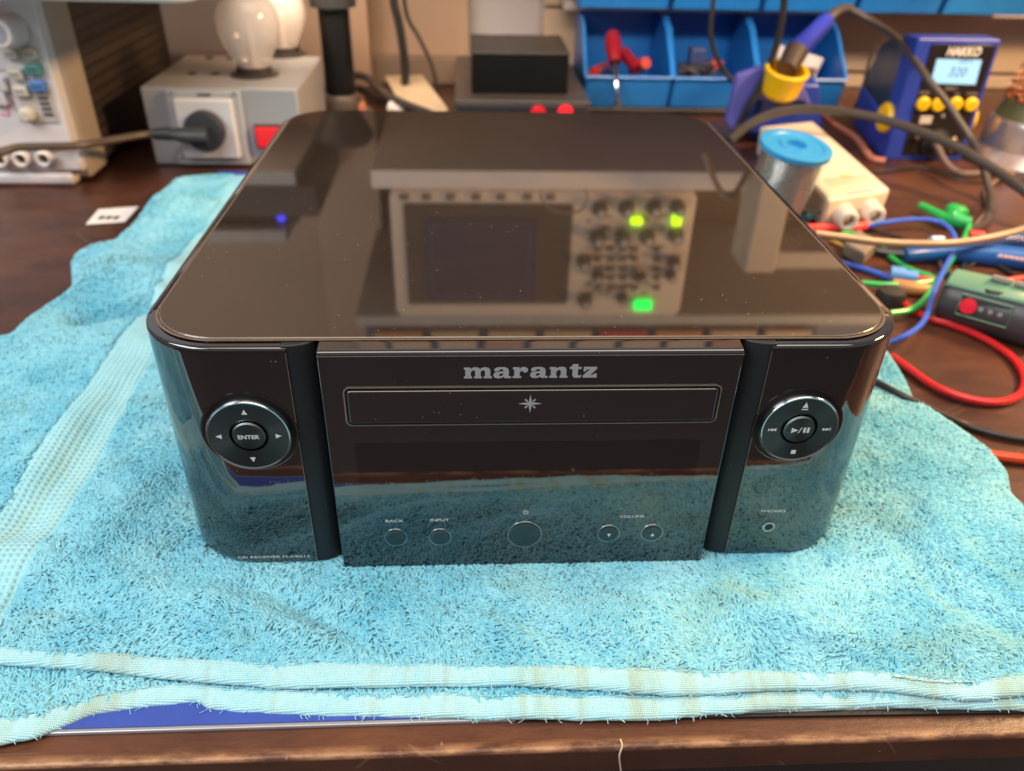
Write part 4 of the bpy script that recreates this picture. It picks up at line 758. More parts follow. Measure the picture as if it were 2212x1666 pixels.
# ================================================================== SOLDERING GEAR
sblue = pm('station_blue', (.022, .050, .36), .35, var=.08); sblk = pm('station_black', (.018, .018, .022), .38); yel = pm('yellow', (.85, .52, .005), .35)
YS = .585
stn = thing('soldering_station', (.47, .65, T), 'blue and black soldering station with lit display and four yellow buttons', 'soldering station')
x0, x1, zt = .4215, .5070, .1090
skx = lambda y: (y-YS)*.16
side = [(YS, T), (.715, T), (.728, .02), (.722, .05), (.695, .085), (.66, .100), (.62, .106), (YS+.012, .106)]
def sprism(mb, pr, xa, xb):
    mb.prism([(xa+skx(y), y, z) for y, z in pr], (xb-xa, 0, 0)); return mb
m = MB(); sprism(m, [(YS+.02, T+.035), (.726, T+.035), (.722, .05), (.695, .085), (.66, .100), (.62, .106), (YS+.02, .107)], x0+.002, x1-.002); m.build('top_cover', sblk, stn, bevel=.003)
m = MB(); sprism(m, [(YS+.012, T), (.715, T), (.728, .02), (.726, .034), (.66, .028), (YS+.03, .020), (YS+.012, .03)], x0, x1); m.build('base', sblue, stn, bevel=.002)
m = MB(); m.prism([(x, YS, z) for x, z in rrect(x0, x1, T, zt, .003)], (0, .024, 0)); ff = m.build('front_frame', sblue, stn, bevel=.0015)
def S(q, y=YS): return ay(*q6(*q), y)
yb = YS-.0012; m = MB(); m.prism([S(q, yb) for q in ((915, 318), (1560, 330), (1180, 1418), (615, 1420))], (0, .002, 0)); fc = m.build('front_panel', pm('panel_black_gloss', (.014, .011, .010), .16), stn, bevel=.0006)
m = MB(); m.prism([S(q, yb-.0008) for q in ((965, 468), (1408, 478), (1342, 722), (900, 706))], (0, .001, 0)); dsp = m.build('display', pm('lcd_blue', (.25, .50, .75), .3, emit=(.28, .58, .95), es=.55, var=.03), fc)
c = S((1150, 640), yb-.0010)
m = MB(); v, f = text('320', lambda a, b, cc: (c.x+a*.0125+b*.002, yb-.0010, c.z+b*.0125), 1., ex=0.); m.add(v, f); v, f = text('320\u00b0C', lambda a, b, cc: (c.x+.006+a*.0062, yb-.0010, c.z+.0125+b*.006), 1., ex=0.); m.add(v, f); m.build('digits', pm('lcd_ink', (.07, .12, .22), .5), dsp, smooth=False)
wht = pm('print_white', (.80, .78, .76), .5, var=.02)
c = S((1215, 435), yb-.0004); m = MB(); v, f = text('HAKKO', lambda a, b, cc: (c.x+a*.0098+b*.002, yb-.0004, c.z+b*.0115), 1., ex=0., off=.03); m.add(v, f); m.build('lettering', wht, fc, smooth=False)
c = S((1100, 775), yb-.0004); m = MB(); v, f = text('READY', lambda a, b, cc: (c.x+a*.0042, yb-.0004, c.z+b*.0046), 1., ex=0.); m.add(v, f)
for q, s_ in (((835, 815), 'ENTER'), ((1020, 825), 'UP'), ((1160, 825), 'CH'), ((1310, 825), 'DOWN')):
    cc_ = S(q, yb-.0004); v, f = text(s_, lambda a, b, z: (cc_.x+a*.0036, yb-.0004, cc_.z+b*.0038), 1., ex=0.); m.add(v, f)
m.build('small_lettering', pm('print_dim', (.35, .33, .31), .5), fc, smooth=False)
for q in ((820, 912), (970, 918), (1140, 915), (1295, 918)):
    c = S(q, yb); m = MB(); m.lathe(c, (0, -1, 0), [(.0072, 0), (.0070, .0022), (.0055, .0034), (0, .0036)], 30, caps=False); b_ = m.build('yellow_button', yel, fc)
    m = MB(); v, f = text('\u25b2', lambda a, b, z: (0, 0, 0), 1., ex=0.); m = MB(); m.add(*ringmesh(c.x-.0022, c.x+.0022, c.z-.0018, c.z+.0018, .001, .0006, c.y-.0038, .0002)); m.build('button_mark', pm('mark_ochre', (.45, .25, .01), .5), b_, smooth=False)
c = S((850, 1072), yb); m = MB(); m.box((c.x-.0065, yb-.0004, c.z-.004), (c.x+.0065, yb+.0002, c.z+.004)); m.build('esd_mark', pm('print_pale', (.5, .46, .42), .5), fc, bevel=.001)
c = S((1020, 1030), yb); m = MB(); m.lathe(c, (0, -1, 0), [(.002, 0), (.0018, .001), (0, .0012)], 16, caps=False); m.build('indicator', pm('indicator_grey', (.3, .28, .3), .3), fc)
c = S((940, 1300), yb); m = MB(); m.lathe(c, (0, -1, 0), [(.015, 0), (.015, .003), (.012, .004), (.010, .012), (.006, .014)], 30); so = m.build('lead_socket', tank, fc)
for q in ((760, 1225), (1110, 1270), (940, 1345), (1090, 1350)):
    c = S(q, yb); m = MB(); m.lathe(c, (0, -1, 0), [(.0038, 0), (.0036, .004), (.002, .005)], 16); m.build('metal_stud', pm('dull_brass', (.45, .36, .26), .25, metal=.9), fc)
for q, sx, yk in (((530, 1060), -1, .600), ((1400, 1065), 1, .605)):
    c = ay(*q6(*q), yk); xx_ = x0-.0002+skx(yk) if sx < 0 else x1+.0002+skx(yk); m = MB(); m.lathe((xx_, yk+.004, c.z), (sx, 0, 0), [(.0155, -.002), (.0155, .004), (.013, .007), (0, .0075)], 36, caps=False); m.build('side_knob', yel, stn)
# iron holder
ih = thing('iron_holder', (.31, .68, T), 'blue iron holder with a yellow ring receiving the soldering iron', 'iron holder')
def H_(q, y): return ay(*q7(*q), y)
m = MB(); yh = .625
leg = [H_(q, yh) for q in ((180, 790), (300, 745), (450, 690), (480, 900), (860, 860), (960, 1100), (900, 1090), (860, 1055), (400, 1050), (300, 1060), (200, 1330), (120, 1370), (70, 1270))]
m.prism(leg, (0, .012, 0)); m.build('front_bracket', pm('holder_blue', (.10, .10, .42), .4), ih, bevel=.002)
m = MB(); m.box((leg[-1].x+.045, .640, T), (leg[4].x+.01, .71, T+.014)); m.build('base', sblue, ih, bevel=.003)
m = MB(); a_ = H_((330, 760), .66); m.hexa([(a_.x, .636, T+.012), (a_.x+.085, .636, T+.012), (a_.x+.085, .70, T+.012), (a_.x, .70, T+.012)], [(a_.x+.012, .638, a_.z-.006), (a_.x+.07, .638, a_.z-.006), (a_.x+.07, .67, a_.z-.002), (a_.x+.012, .67, a_.z-.002)]); m.build('tower', sblue, ih, bevel=.003)
cup = H_((690, 760), .625); axd = (H_((1060, 200), .665)-cup).normalized()
m = MB(); o_ = cup-axd*.004
tcr = H_((705, 715), .612); m.lathe(tcr, (.05, -.28, 1), [(.0150, -.030), (.0195, -.026), (.0215, -.008), (.0232, -.003), (.0232, 0), (.0195, .001), (.0175, -.004), (.0165, -.020), (.001, -.021)], 16, caps=False); m.build('yellow_ring', yel, ih, bevel=.003, seg=3, ang=60)
m = MB(); m.tube([H_((690, 870), .62)+Vector((0, .0, -.012)), H_((680, 960), .63)], [.012, .010], n=16); m.build('inner_tube', tank, ih)
m = MB(); m.tube([at(*q, T+.012) for q in ((1600, 262), (1640, 262), (1680, 268), (1725, 258))], .012, n=12); m.build('sponge_wool', pm('wool_brown', (.12, .06, .03), .5, bump=.004, bscale=400), ih)
ir = thing('soldering_iron', cup, 'blue handled soldering iron resting in the yellow ring with its black cable', 'soldering iron')
i0 = H_((690, 735), .612); i1 = H_((790, 540), .632); i2 = H_((1110, 215), .665); i3 = H_((1350, 90), .68)
m = MB(); m.tube([i0, i1], [.0105, .0145, .0125], n=18, sm=1); m.build('nose', pm('nose_dark', (.06, .04, .03), .45), ir)
m = MB(); m.tube([i1, i1.lerp(i2, .3), i2], [.0120, .0112, .0098, .0092, .0085], n=18); m.build('grip', pm('grip_blue', (.03, .045, .42), .3), ir)
m = MB(); m.tube([i2, i2.lerp(i3, .5)+Vector((0, 0, .004)), i3], [.0065, .0050, .0042], n=14); m.build('cable_sleeve', pm('sleeve_dark', (.05, .037, .03), .45), ir)
cp = [i3, ay(*q6(330, 100), .66), ay(*q6(560, 260), .62), ay(*q6(740, 480), .585), ay(*q6(900, 700), .56), ay(*q6(1060, 900), .545), ay(*q6(1200, 1110), .53), ay(*q6(1320, 1290), .515), at(*q6(1400, 1480), .018), at(2140, 430, T+.006), at(2128, 480, T+.004), at(2090, 500, T+.004)]
m = MB(); m.tube(cp, .0036, n=10); m.build('cord', pm('cord_dark', (.055, .042, .036), .4), ir)
# cables in front of everything
cable('thick_cable', [at(1575, 305, .02), ay(1620, 268, .56), ay(1680, 243, .57), ay(1760, 236, .57), ay(1870, 250, .55), ay(1960, 275, .52), ay(2060, 315, .48), ay(2150, 368, .44), ay(2230, 425, .40), ay(2320, 500, .36)], .0046, pm('cord_graphite', (.05, .042, .036), .35), 'thick black cable arching across the front of the soldering station')
cable('hanging_cable', [ay(x, y, .66) for x, y in ((1540, -90), (1541, 0), (1535, 70), (1550, 130), (1590, 185), (1640, 235), (1670, 260))], .0026, blackp, 'thin black cable hanging in front of the blue bins, left of the pair')
cable('hanging_cable', [ay(x, y, .62) for x, y in ((1705, -90), (1695, 0), (1682, 80), (1655, 160), (1620, 225), (1590, 285))]+[at(1575, 330, .0)], .0038, blackp, 'black cable hanging across the iron holder, right and thicker of the pair')
cable('station_lead', [S((950, 1300), YS-.014), at(*q6(1040, 1480), T+.01), at(*q6(1150, 1580), T+.004), at(*q6(1300, 1605), T+.004), at(*q6(1825, 1570), T+.004), at(*q6(2100, 1500), T+.004)], .0032, pm('cord_taupe', (.17, .12, .10), .4), 'grey brown lead coming from the socket of the soldering station')
cable('ground_wire', [ay(1690, 190, .66), at(1745, 228, .02), at(1800, 268, T+.004), at(1850, 300, T+.003), at(1880, 340, T+.003), at(1912, 348, T+.003)], .0036, pm('wire_salmon', (.50, .18, .12), .4), 'salmon coloured wire running to the base of the soldering station')
cable('rack_wire', [ay(*q6(*q), .75) for q in ((320, 330), (260, 620), (190, 850), (130, 980), (90, 1150))], .0018, blackp, 'thin black wire curving behind the soldering station')
# tip cleaner
tc_ = thing('tip_cleaner', at(2200, 330, T), 'silver tip cleaner cup filled with copper wool at the right edge', 'tip cleaner')
c = at(2218, 350, T); m = MB(); m.lathe(c, (0, 0, 1), [(.064, 0), (.065, .006), (.057, .014), (.052, .018), (.050, .040), (.048, .046), (.044, .047)], 44); m.build('cup', pm('cup_steel', (.48, .42, .42), .25, metal=.7), tc_)
m = MB(); m.lathe(c, (0, 0, 1), [(.046, .046), (.043, .056), (.040, .062), (.034, .064)], 40, caps=False); m.build('rim', pm('rim_olive', (.10, .10, .04), .4), tc_)
m = MB()
for k in range(240):
    a_ = random.uniform(0, 6.28); b_ = random.uniform(0, 1.3); R_ = .039; cc_ = c+Vector((0, 0, .064))+Vector((math.cos(a_)*math.cos(b_), math.sin(a_)*math.cos(b_), math.sin(b_)*1.3))*R_; d1 = Vector((random.gauss(0, 1), random.gauss(0, 1), random.gauss(0, 1))).normalized()*.004; d2 = d1.cross(Vector((0, 0, 1))).normalized()*.004
    m.tube([cc_+d1*math.cos(t_)+d2*math.sin(t_) for t_ in (0, 1.3, 2.6, 3.9, 5.2)], .0008, n=4, sm=2)
m.build('copper_wool', pm('copper', (.75, .25, .10), .28, metal=1), tc_)
# adapter box
ad = thing('adapter_box', (.31, .48, T), 'long cream plastic adapter box with two round connectors lying behind the solder spool', 'adapter')
zt_ = .018; A_ = [at(*q8(*q), zt_) for q in ((620, 640), (1135, 560), (500, 5), (60, 50))]
cxm = sum(A_, Vector())/4
for p in A_: p.z = 0
def hz(z, k=0.): return [Vector((p.x+(cxm.x-p.x)*k, p.y+(cxm.y-p.y)*k, z)) for p in A_]
crm = pm('cream_plastic', (.74, .62, .47), .42, var=.04)
m = MB(); m.hexa(hz(T, .03), hz(zt_)); m.build('case', crm, ad, bevel=.004, seg=3)
fd = ((A_[0]+A_[1])/2-(A_[2]+A_[3])/2).normalized()
for k_ in (.30, .72):
    c = A_[0].lerp(A_[1], k_); c.z = T+.013; m = MB(); m.lathe(c, fd, [(.010, -.004), (.0095, .012), (.0075, .016), (.005, .016), (.0045, .006)], 24, caps=False); m.build('connector', pm('connector_cream', (.66, .58, .50), .35), ad)
u_ = (A_[1]-A_[0]).normalized(); c = at(*q8(890, 585), zt_+.0003); m = MB(); [m.prism([c+u_*(a_+k*.0042)-fd*b_ for a_, b_ in ((-.0150, -.0012), (-.0118, -.0012), (-.0118, .0018), (-.0150, .0018))], (0, 0, .0003)) for k in range(7)]; m.build('lettering', pm('ink_sky', (.25, .50, .62), .5), ad, smooth=False)
c = at(*q8(765, 462), zt_+.0004); m = MB(); m.prism([c+u_*a_-fd*b_ for a_, b_ in ((-.006, .002), (-.001, .004), (.005, -.001), (.005, -.004), (-.001, -.002))], (0, 0, .0003)); m.build('yellow_sticker', yel, ad)
m = MB()
for dy in (0, .007, .013):
    c = at(*q8(840, 500), zt_+.0003)-fd*dy; m.prism([c+u_*a_-fd*b_ for a_, b_ in ((-.03, -.0006), (.018, -.0006), (.018, .0006), (-.03, .0006))], (0, 0, .0002))
m.build('fine_print', pm('ink_beige', (.52, .42, .32), .6), ad)
# spool
sp = thing('solder_spool', (.26, .43, T), 'solder wire spool with a bright blue end disc and silver wound wire', 'solder spool')
tc0 = at(1721, 313, .060); tl = at(1640, 305, .060); trr = at(1801, 333, .060); Rd = (trr-tl).length/2*.98
bc = at(1712, 430, T+.005); bc = Vector((tc0.x-.006, tc0.y+.012, T)); axs = (tc0-bc).normalized(); Ls = (tc0-bc).length
spb = pm('spool_blue', (.03, .27, .56), .38, var=.08)
m = MB(); m.lathe(tc0, axs, [(Rd*.9, -.0045), (Rd, -.004), (Rd, .0), (Rd-.001, .0006), (Rd*.78, .0005), (Rd*.74, -.0006), (Rd*.50, -.0006), (Rd*.47, .0006), (Rd*.28, .0006), (Rd*.25, -.004), (0, -.004)], 64, caps=False); m.build('end_disc', spb, sp)
m = MB(); m.lathe(bc, axs, [(Rd*.95, 0), (Rd*.95, .004), (Rd*.6, .0045)], 56); m.build('end_disc', spb, sp)
def wire_mat():
    mm = pm('solder_wire', (.50, .47, .44), .28, metal=.85, var=.05); nt = mm.node_tree; b = nt.nodes['Principled BSDF']; tcx = nd(nt, 'ShaderNodeTexCoord'); wv = nd(nt, 'ShaderNodeTexWave', bands_direction='Z', Scale=160., Distortion=1.); nt.links.new(tcx.outputs['Object'], wv.inputs[0]); bp = nd(nt, 'ShaderNodeBump', Strength=.7, Distance=.0006); nt.links.new(wv.outputs['Fac'], bp.inputs['Height']); nt.links.new(bp.outputs[0], b.inputs['Normal']); return mm
m = MB(); m.lathe(bc, axs, [(Rd*.78, .004), (Rd*.80, .010), (Rd*.86, Ls*.6), (Rd*.87, Ls-.006)], 56); m.build('wound_wire', wire_mat(), sp)
m = MB(); m.tube([at(*q8(560, 540), .0), at(*q8(500, 610), .0), at(*q8(420, 665), -.002), at(*q8(300, 690), -.004)], .0008, n=6); m.build('loose_end', chrome, sp)

# ================================================================== WIRES ON THE BENCH, RIGHT
def Z(q, z): return at(*q4(*q), z)
def wire(name, pts, r, mat, label, zs=None, group='test leads and wires on the bench', z=None):
    z = T+r+.0005 if z is None else z; zs = zs or [z]*len(pts); return cable(name, [Z(q, zz) for q, zz in zip(pts, zs)], r, mat, label, group, n=10)
red = pm('wire_red', (.62, .015, .02), .28); grn = pm('wire_green', (.02, .42, .09), .32); blu = pm('wire_blue', (.05, .13, .62), .32); tan = pm('cord_tan', (.28, .18, .11), .4)
wire('red_sleeve', [(500, 338), (620, 336), (740, 334), (822, 322)], .0042, pm('sleeve_red', (.72, .04, .03), .32), 'thick short red sleeve lying next to the solder spool')
wire('blue_wire', [(815, 332), (900, 308), (1040, 292), (1160, 300), (1235, 350), (1248, 430), (1200, 530), (1150, 640), (1120, 740), (1080, 810), (1010, 860), (930, 895)], .0019, blu, 'long blue wire curving from the red sleeve past the green clip', zs=[T+.004]+[T+.010]*10+[T+.004])
wire('green_wire', [(690, 362), (760, 364), (830, 386)], .0022, grn, 'short piece of green wire just below the red sleeve')
wire('green_wire', [(900, 435), (950, 490), (1040, 542), (1150, 580), (1165, 590)], .0022, grn, 'green wire running down to the knot from the black plier tip')
wire('green_wire', [(790, 603), (900, 612), (1040, 608), (1165, 592)], .0022, grn, 'horizontal green wire meeting the knot from the left', z=T+.006)
wire('green_wire', [(930, 752), (1030, 735), (1100, 685), (1165, 590), (1230, 490), (1290, 395), (1320, 320)], .0022, grn, 'long green wire from the receiver corner up to the hook clip', z=T+.008)
hk = thing('hook_clip', Z((1200, 280), T), 'bright green test hook clip lying among the blue and green wires', 'test clip')
m = MB(); m.tube([Z((1080, 222), T+.007), Z((1150, 258), T+.007), Z((1215, 295), T+.008)], [.0030, .0038, .0048], n=14); m.build('plunger', grn, hk)
m = MB(); m.tube([Z((1205, 285), T+.008), Z((1240, 290), T+.008), Z((1290, 305), T+.008), Z((1325, 312), T+.008)], [.0060, .0088, .0060, .0052], n=16); m.lathe(Z((1238, 292), T+.002), (.2, .1, 1), [(.009, 0), (.0095, .010), (.006, .013)], 20); m.build('clip_body', pm('clip_green', (.015, .36, .08), .28), hk)
wire('tan_cable', [(560, 362), (700, 380), (850, 400), (1000, 410), (1200, 410), (1350, 394), (1500, 364), (1620, 330), (1760, 290)], .0030, tan, 'tan cable sweeping across the bench above the blue pliers', zs=[.02, .016, .012, .010, .010, .010, .012, .014, .016])
plr = thing('pliers', Z((1400, 450), T), 'blue handled pliers pointing left under the tan cable', 'pliers')
hb = pm('plier_blue', (.015, .10, .36), .18)
m = MB(); m.tube([Z((1000, 470), T+.006), Z((1150, 462), T+.006), Z((1350, 462), T+.007), Z((1600, 490), T+.007), Z((1800, 520), T+.007)], [.0055, .0075, .0085, .0090, .0085], n=16); m.build('handle', hb, plr)
m = MB(); m.tube([Z((1240, 430), T+.008), Z((1400, 408), T+.008), Z((1620, 395), T+.008), Z((1800, 380), T+.008)], [.0055, .0070, .0075, .0075], n=16); m.build('handle', hb, plr)
m = MB(); m.tube([Z((820, 435), T+.004), Z((920, 455), T+.004), Z((1010, 465), T+.005)], [.002, .004, .0065], n=12); m.build('jaws', pm('jaw_steel', (.10, .09, .08), .3, metal=.8), plr)
m = MB()
for k in range(7): c = Z((1395+28*k, 400-2*k), T+.0165); m.tube([c, c+Vector((.004, 0, -.0005))], .0013, n=8, sm=1)
for k in range(8): c = Z((1460+26*k, 470+4*k), T+.0158); m.tube([c, c+Vector((.004, 0, -.0005))], .0013, n=8, sm=1)
m.build('grip_dots', pm('dot_pink', (.55, .40, .42), .25), plr)
m = MB(); c = Z((1130, 392), T+.012); m.tube([c, Z((1190, 392), T+.012)], .0032, n=10, sm=1); one(m, 'cable_tag', pm('tag_pale_blue', (.35, .5, .7), .4), 'pale blue sleeve clipped on the tan cable', 'cable tag')
m = MB(); m.tube([Z((1318, 368), T+.008), Z((1385, 372), T+.008)], .0042, n=12, sm=1); one(m, 'red_plug', red, 'small red plug beside the green hook clip', 'plug')
wire('blue_wire', [(690, 505), (760, 522), (850, 550), (935, 582)], .0022, blu, 'short blue wire ending in the pale blue crimp connector')
m = MB(); m.tube([Z((930, 558), T+.006), Z((1000, 568), T+.006)], [.0062, .0062], n=14); m.tube([Z((990, 568), T+.006), Z((1062, 578), T+.006)], [.0050, .0050], n=14); one(m, 'crimp_connector', pm('crimp_blue', (.12, .30, .66), .3), 'pale blue crimp connector at the end of the short blue wire', 'connector')
wire('red_wire', [(1055, 580), (1100, 588), (1140, 590)], .0026, red, 'short red wire end right of the blue crimp connector', z=T+.006)
m = MB(); m.tube([Z((945, 612), T+.004), Z((1040, 630), T+.005), Z((1135, 640), T+.005)], [.0045, .0055, .0040], n=14); one(m, 'orange_capacitor', pm('cap_orange', (.52, .24, .07), .35), 'dull orange cylindrical part between the green wires', 'component')
m = MB(); m.tube([Z((905, 636), T+.002), Z((935, 640), T+.003)], .003, n=8, sm=1); one(m, 'red_tip', red, 'tiny red tip at the left end of the orange part', 'tip')
m = MB(); c = Z((925, 700), T); m.lathe(c, (0, 0, 1), [(.010, 0), (.0105, .006), (.009, .010), (.004, .011)], 28); one(m, 'rubber_bushing', pm('rubber', (.03, .025, .022), .5), 'round black rubber knob by the front right corner of the receiver', 'bushing')
a_ = [Z(q, T) for q in ((690, 470), (760, 400), (850, 470), (790, 530))]; m = MB(); m.prism(a_, (0, 0, .012)); one(m, 'grey_connector', pm('conn_grey', (.24, .19, .15), .45), 'grey brown square connector lying beside the receiver', 'connector', bevel=.002)
# cordless tool
ct = thing('cordless_tool', Z((1450, 700), T), 'green and dark grey cordless tool with a red button and small lights', 'cordless tool')
def TL(pts, zs): return [Z(q, z) for q, z in zip(pts, zs)]
m = MB(); c0 = Z((1190, 660), T+.015); c1_ = Z((1700, 800), T+.017); m.tube([c0, c0.lerp(c1_, .08), c0.lerp(c1_, .5), c1_], [.011, .0175, .0185, .0190], n=24); tbody = m.build('body', pm('tool_dark', (.055, .050, .052), .4), ct)
axc = (c1_-c0).normalized(); upv = Vector((0, .35, .94)); upv = (upv-axc*upv.dot(axc)).normalized(); sdv = axc.cross(upv)
m = MB(); arc = []; 
for k in range(15): g = math.radians(-62+124*k/14); arc.append((math.sin(g), math.cos(g)))
pts_ = []; 
for s_, rr_ in ((.015, .0150), (.05, .0185), (.5, .0198), (1., .0203)):
    for a1_, b1_ in arc: pts_.append(c0.lerp(c1_, s_)-sdv*a1_*rr_*-1+upv*b1_*rr_)
fs = [(i*15+k, i*15+k+1, (i+1)*15+k+1, (i+1)*15+k) for i in range(3) for k in range(14)]
m.add(pts_, fs); go = m.build('green_shell', pm('tool_green', (.13, .27, .17), .38), ct); so_ = go.modifiers.new('solid', 'SOLIDIFY'); so_.thickness = .001; so_.offset = 0
vdir = (CAM-c0.lerp(c1_, .4)); vdir.z *= .6; vdir = (vdir-axc*vdir.dot(axc)).normalized(); pv = axc.cross(vdir)
def onbody(s, up_, off=.0192): return c0.lerp(c1_, s)+vdir*off*.94+pv*up_
sgn = -1 if pv.z > 0 else 1
m = MB(); q_ = [onbody(s_, u_) for s_, u_ in ((.24, -.0062), (.70, -.0062), (.70, .0062), (.24, .0062))]; m.prism(q_, -vdir*.003); cpn = m.build('control_panel', pm('tool_panel', (.030, .028, .03), .35), ct, bevel=.001)
m = MB(); m.tube([onbody(s_, u_, .0198) for s_, u_ in ((.23, -.0068), (.71, -.0068), (.71, .0068), (.23, .0068), (.23, -.0068))], .0006, n=5, sm=1); m.build('panel_outline', pm('tool_green', 0), cpn)
m = MB(); m.lathe(onbody(.32, 0, .0198), vdir, [(.0052, 0), (.0050, .0012), (0, .0016)], 24, caps=False); m.build('red_button', pm('button_red', (.65, .01, .03), .3, emit=(1, .02, .05), es=.15), cpn)
m = MB()
for s_ in (.44, .53, .62): m.lathe(onbody(s_, 0, .0198), vdir, [(.0016, 0), (.0016, .0006), (0, .0008)], 12, caps=False)
m.build('level_lights', pm('led_off', (.25, .24, .25), .4), cpn)
m = MB()
for s_ in (.50, .72):
    c = c0.lerp(c1_, s_)+upv*.0195+vdir*.008; m.box((-.006, -.003, -.001), (.006, .003, .0025), M=Matrix.Translation(c) @ Matrix(((axc.x, vdir.x, upv.x), (axc.y, vdir.y, upv.y), (axc.z, vdir.z, upv.z))).to_4x4())
m.build('latches', pm('latch_grey', (.26, .24, .20), .45), ct, bevel=.0008)
wire('red_cable', [(960, 680), (1100, 768), (1220, 805), (1340, 850), (1460, 915), (1550, 990), (1592, 1080), (1560, 1155), (1450, 1188), (1300, 1168), (1150, 1110), (1020, 1020), (940, 962)], .0024, red, 'thick red test lead looping on the bench in front of the cordless tool')
wire('black_cable', [(850, 1080), (960, 1140), (1050, 1184), (1180, 1248), (1300, 1300), (1450, 1345), (1588, 1372), (1800, 1400)], .0020, blackp, 'black cable coming out over the towel edge at the right', zs=[.0035, .0035, .002, -.004, T+.0025, T+.0025, T+.0025, T+.0025])
wire('red_cable', [(1400, 1440), (1450, 1450), (1588, 1466), (1800, 1480)], .0028, pm('wire_orange_red', (.62, .06, .015), .3), 'orange red lead leaving the frame at the right of the towel')
wire('black_wire', [(1290, 560), (1320, 520), (1400, 498), (1500, 540), (1620, 620)], .0016, blackp, 'thin black wire looped behind the cordless tool')
wire('red_wire', [(1430, 600), (1500, 592), (1600, 580), (1700, 570)], .0026, red, 'red wire behind the cordless tool at the right edge')
wire('grey_wire', [(1160, 430), (1170, 480), (1190, 530), (1240, 560)], .0018, pm('wire_taupe', (.20, .13, .10), .4), 'short taupe wire crossing the pliers')
cable('thin_black_lead', [at(2230, 560, T+.002), at(2150, 545, T+.002), at(2080, 575, T+.004), at(2120, 625, T+.03), at(2230, 640, T+.03)], .0013, blackp, 'thin black lead coiled between the pliers and the cordless tool')
cable('thin_black_lead', [at(1800, 345, T+.002), at(1880, 372, T+.002), at(1990, 362, T+.002), at(2090, 392, T+.003), at(2230, 388, T+.003)], .0014, blackp, 'thin black lead lying in front of the soldering station')
wire('black_wire', [(720, 300), (850, 345), (980, 380), (1100, 440), (1180, 520), (1240, 600)], .0013, blackp, 'thin black wire running diagonally under the green and blue leads')
wire('brown_wire', [(1588, 50), (1480, 90), (1400, 150), (1410, 240), (1350, 320), (1330, 330)], .0020, pm('wire_taupe', (.20, .13, .10), .4), 'brown lead coming down to the green hook clip')
wire('yellow_wire', [(640, 395), (720, 430), (800, 450), (880, 440)], .0015, pm('wire_ochre', (.45, .28, .06), .4), 'short ochre wire beside the grey brown connector')
wire('thin_lead', [(470, 240), (600, 262), (740, 290), (880, 300), (960, 290)], .0009, pm('lead_dark', (.10, .07, .05), .4), 'very thin dark lead crossing from the spool to the adapter box', zs=[.004, .002, T+.004, T+.003, T+.002])
m = MB(); m.tube([Z((515, 290), T+.005), Z((570, 262), T+.005)], [.004, .003], n=10); one(m, 'teal_tip', pm('tip_teal', (.18, .42, .45), .4), 'pale teal tip sticking out from behind the spool', 'tip')

# ================================================================== ABOVE THE BENCH (seen in the receiver's gloss)
YR = .60
def RR(x, y): return rf(x, y, YR)
shw = pm('shelf_white', (.85, .72, .66), .5, var=.04)
s0 = RR(803, 408); s1 = RR(803, 368); m = MB(); m.box((s0.x, YR, s1.z), (.62, .92, s0.z)); one(m, 'shelf_board', shw, 'white shelf board above the bench, mirrored in the receiver lid', 'shelf', bevel=.0008)
zs0 = s0.z
o2 = thing('oscilloscope', (.06, .68, zs0), 'large oscilloscope on the shelf whose lit green keys mirror in the receiver lid', 'oscilloscope')
X0, X1 = RR(850, 600).x, RR(1490, 560).x; Z1 = RR(1106, 690).z; Z0 = RR(1106, 418).z
m = MB(); m.box((X0, YR+.03, zs0), (X1, .88, Z1-.004)); m.build('case', dark, o2, bevel=.003)
m = MB(); m.prism([(x, YR+.008, z) for x, z in rrect(X0, X1, Z0, Z1, .010)], (0, .028, 0)); of = m.build('front_face', pm('scope_face', (.78, .62, .50), .45, var=.05), o2, bevel=.002)
a_ = RR(870, 447); b_ = RR(1226, 664); m = MB(); m.box((a_.x, YR+.0055, min(a_.z, b_.z)), (b_.x, YR+.009, max(a_.z, b_.z))); bz_ = m.build('screen_bezel', pm('bezel_brown', (.09, .065, .055), .3), of, bevel=.002)
a_ = RR(915, 478); b_ = RR(1155, 655); m = MB(); m.box((a_.x, YR+.0045, min(a_.z, b_.z)), (b_.x, YR+.0060, max(a_.z, b_.z))); m.build('screen', pm('screen_dim', (.045, .035, .05), .15, emit=(.06, .045, .10), es=.4), bz_)
m = MB(); a_ = RR(930, 490); b_ = RR(1140, 645)
zl, zh = min(a_.z, b_.z), max(a_.z, b_.z)
for x_ in (a_.x, b_.x): m.box((x_-.0006, YR+.0040, zl), (x_+.0006, YR+.0046, zh))
for z_ in (zl, zh): m.box((a_.x+.0007, YR+.0040, z_-.0006), (b_.x-.0007, YR+.0046, z_+.0006))
m.build('screen_lines', pm('trace_violet', (.10, .08, .16), .4, emit=(.25, .2, .45), es=.05), bz_)
m = MB()
for k in range(46):
    c = RR(random.choice((1275, 1310, 1335, 1365, 1395, 1430, 1450))+random.uniform(-6, 6), random.uniform(470, 660)); m.box((c.x-random.uniform(.002, .006), YR+.0072, c.z-.0006), (c.x+.004, YR+.0079, c.z+.0006))
m.build('printing', inkd, of)
kd = pm('knob_dark', (.12, .10, .09), .4); kl = pm('knob_light', (.55, .48, .44), .4)
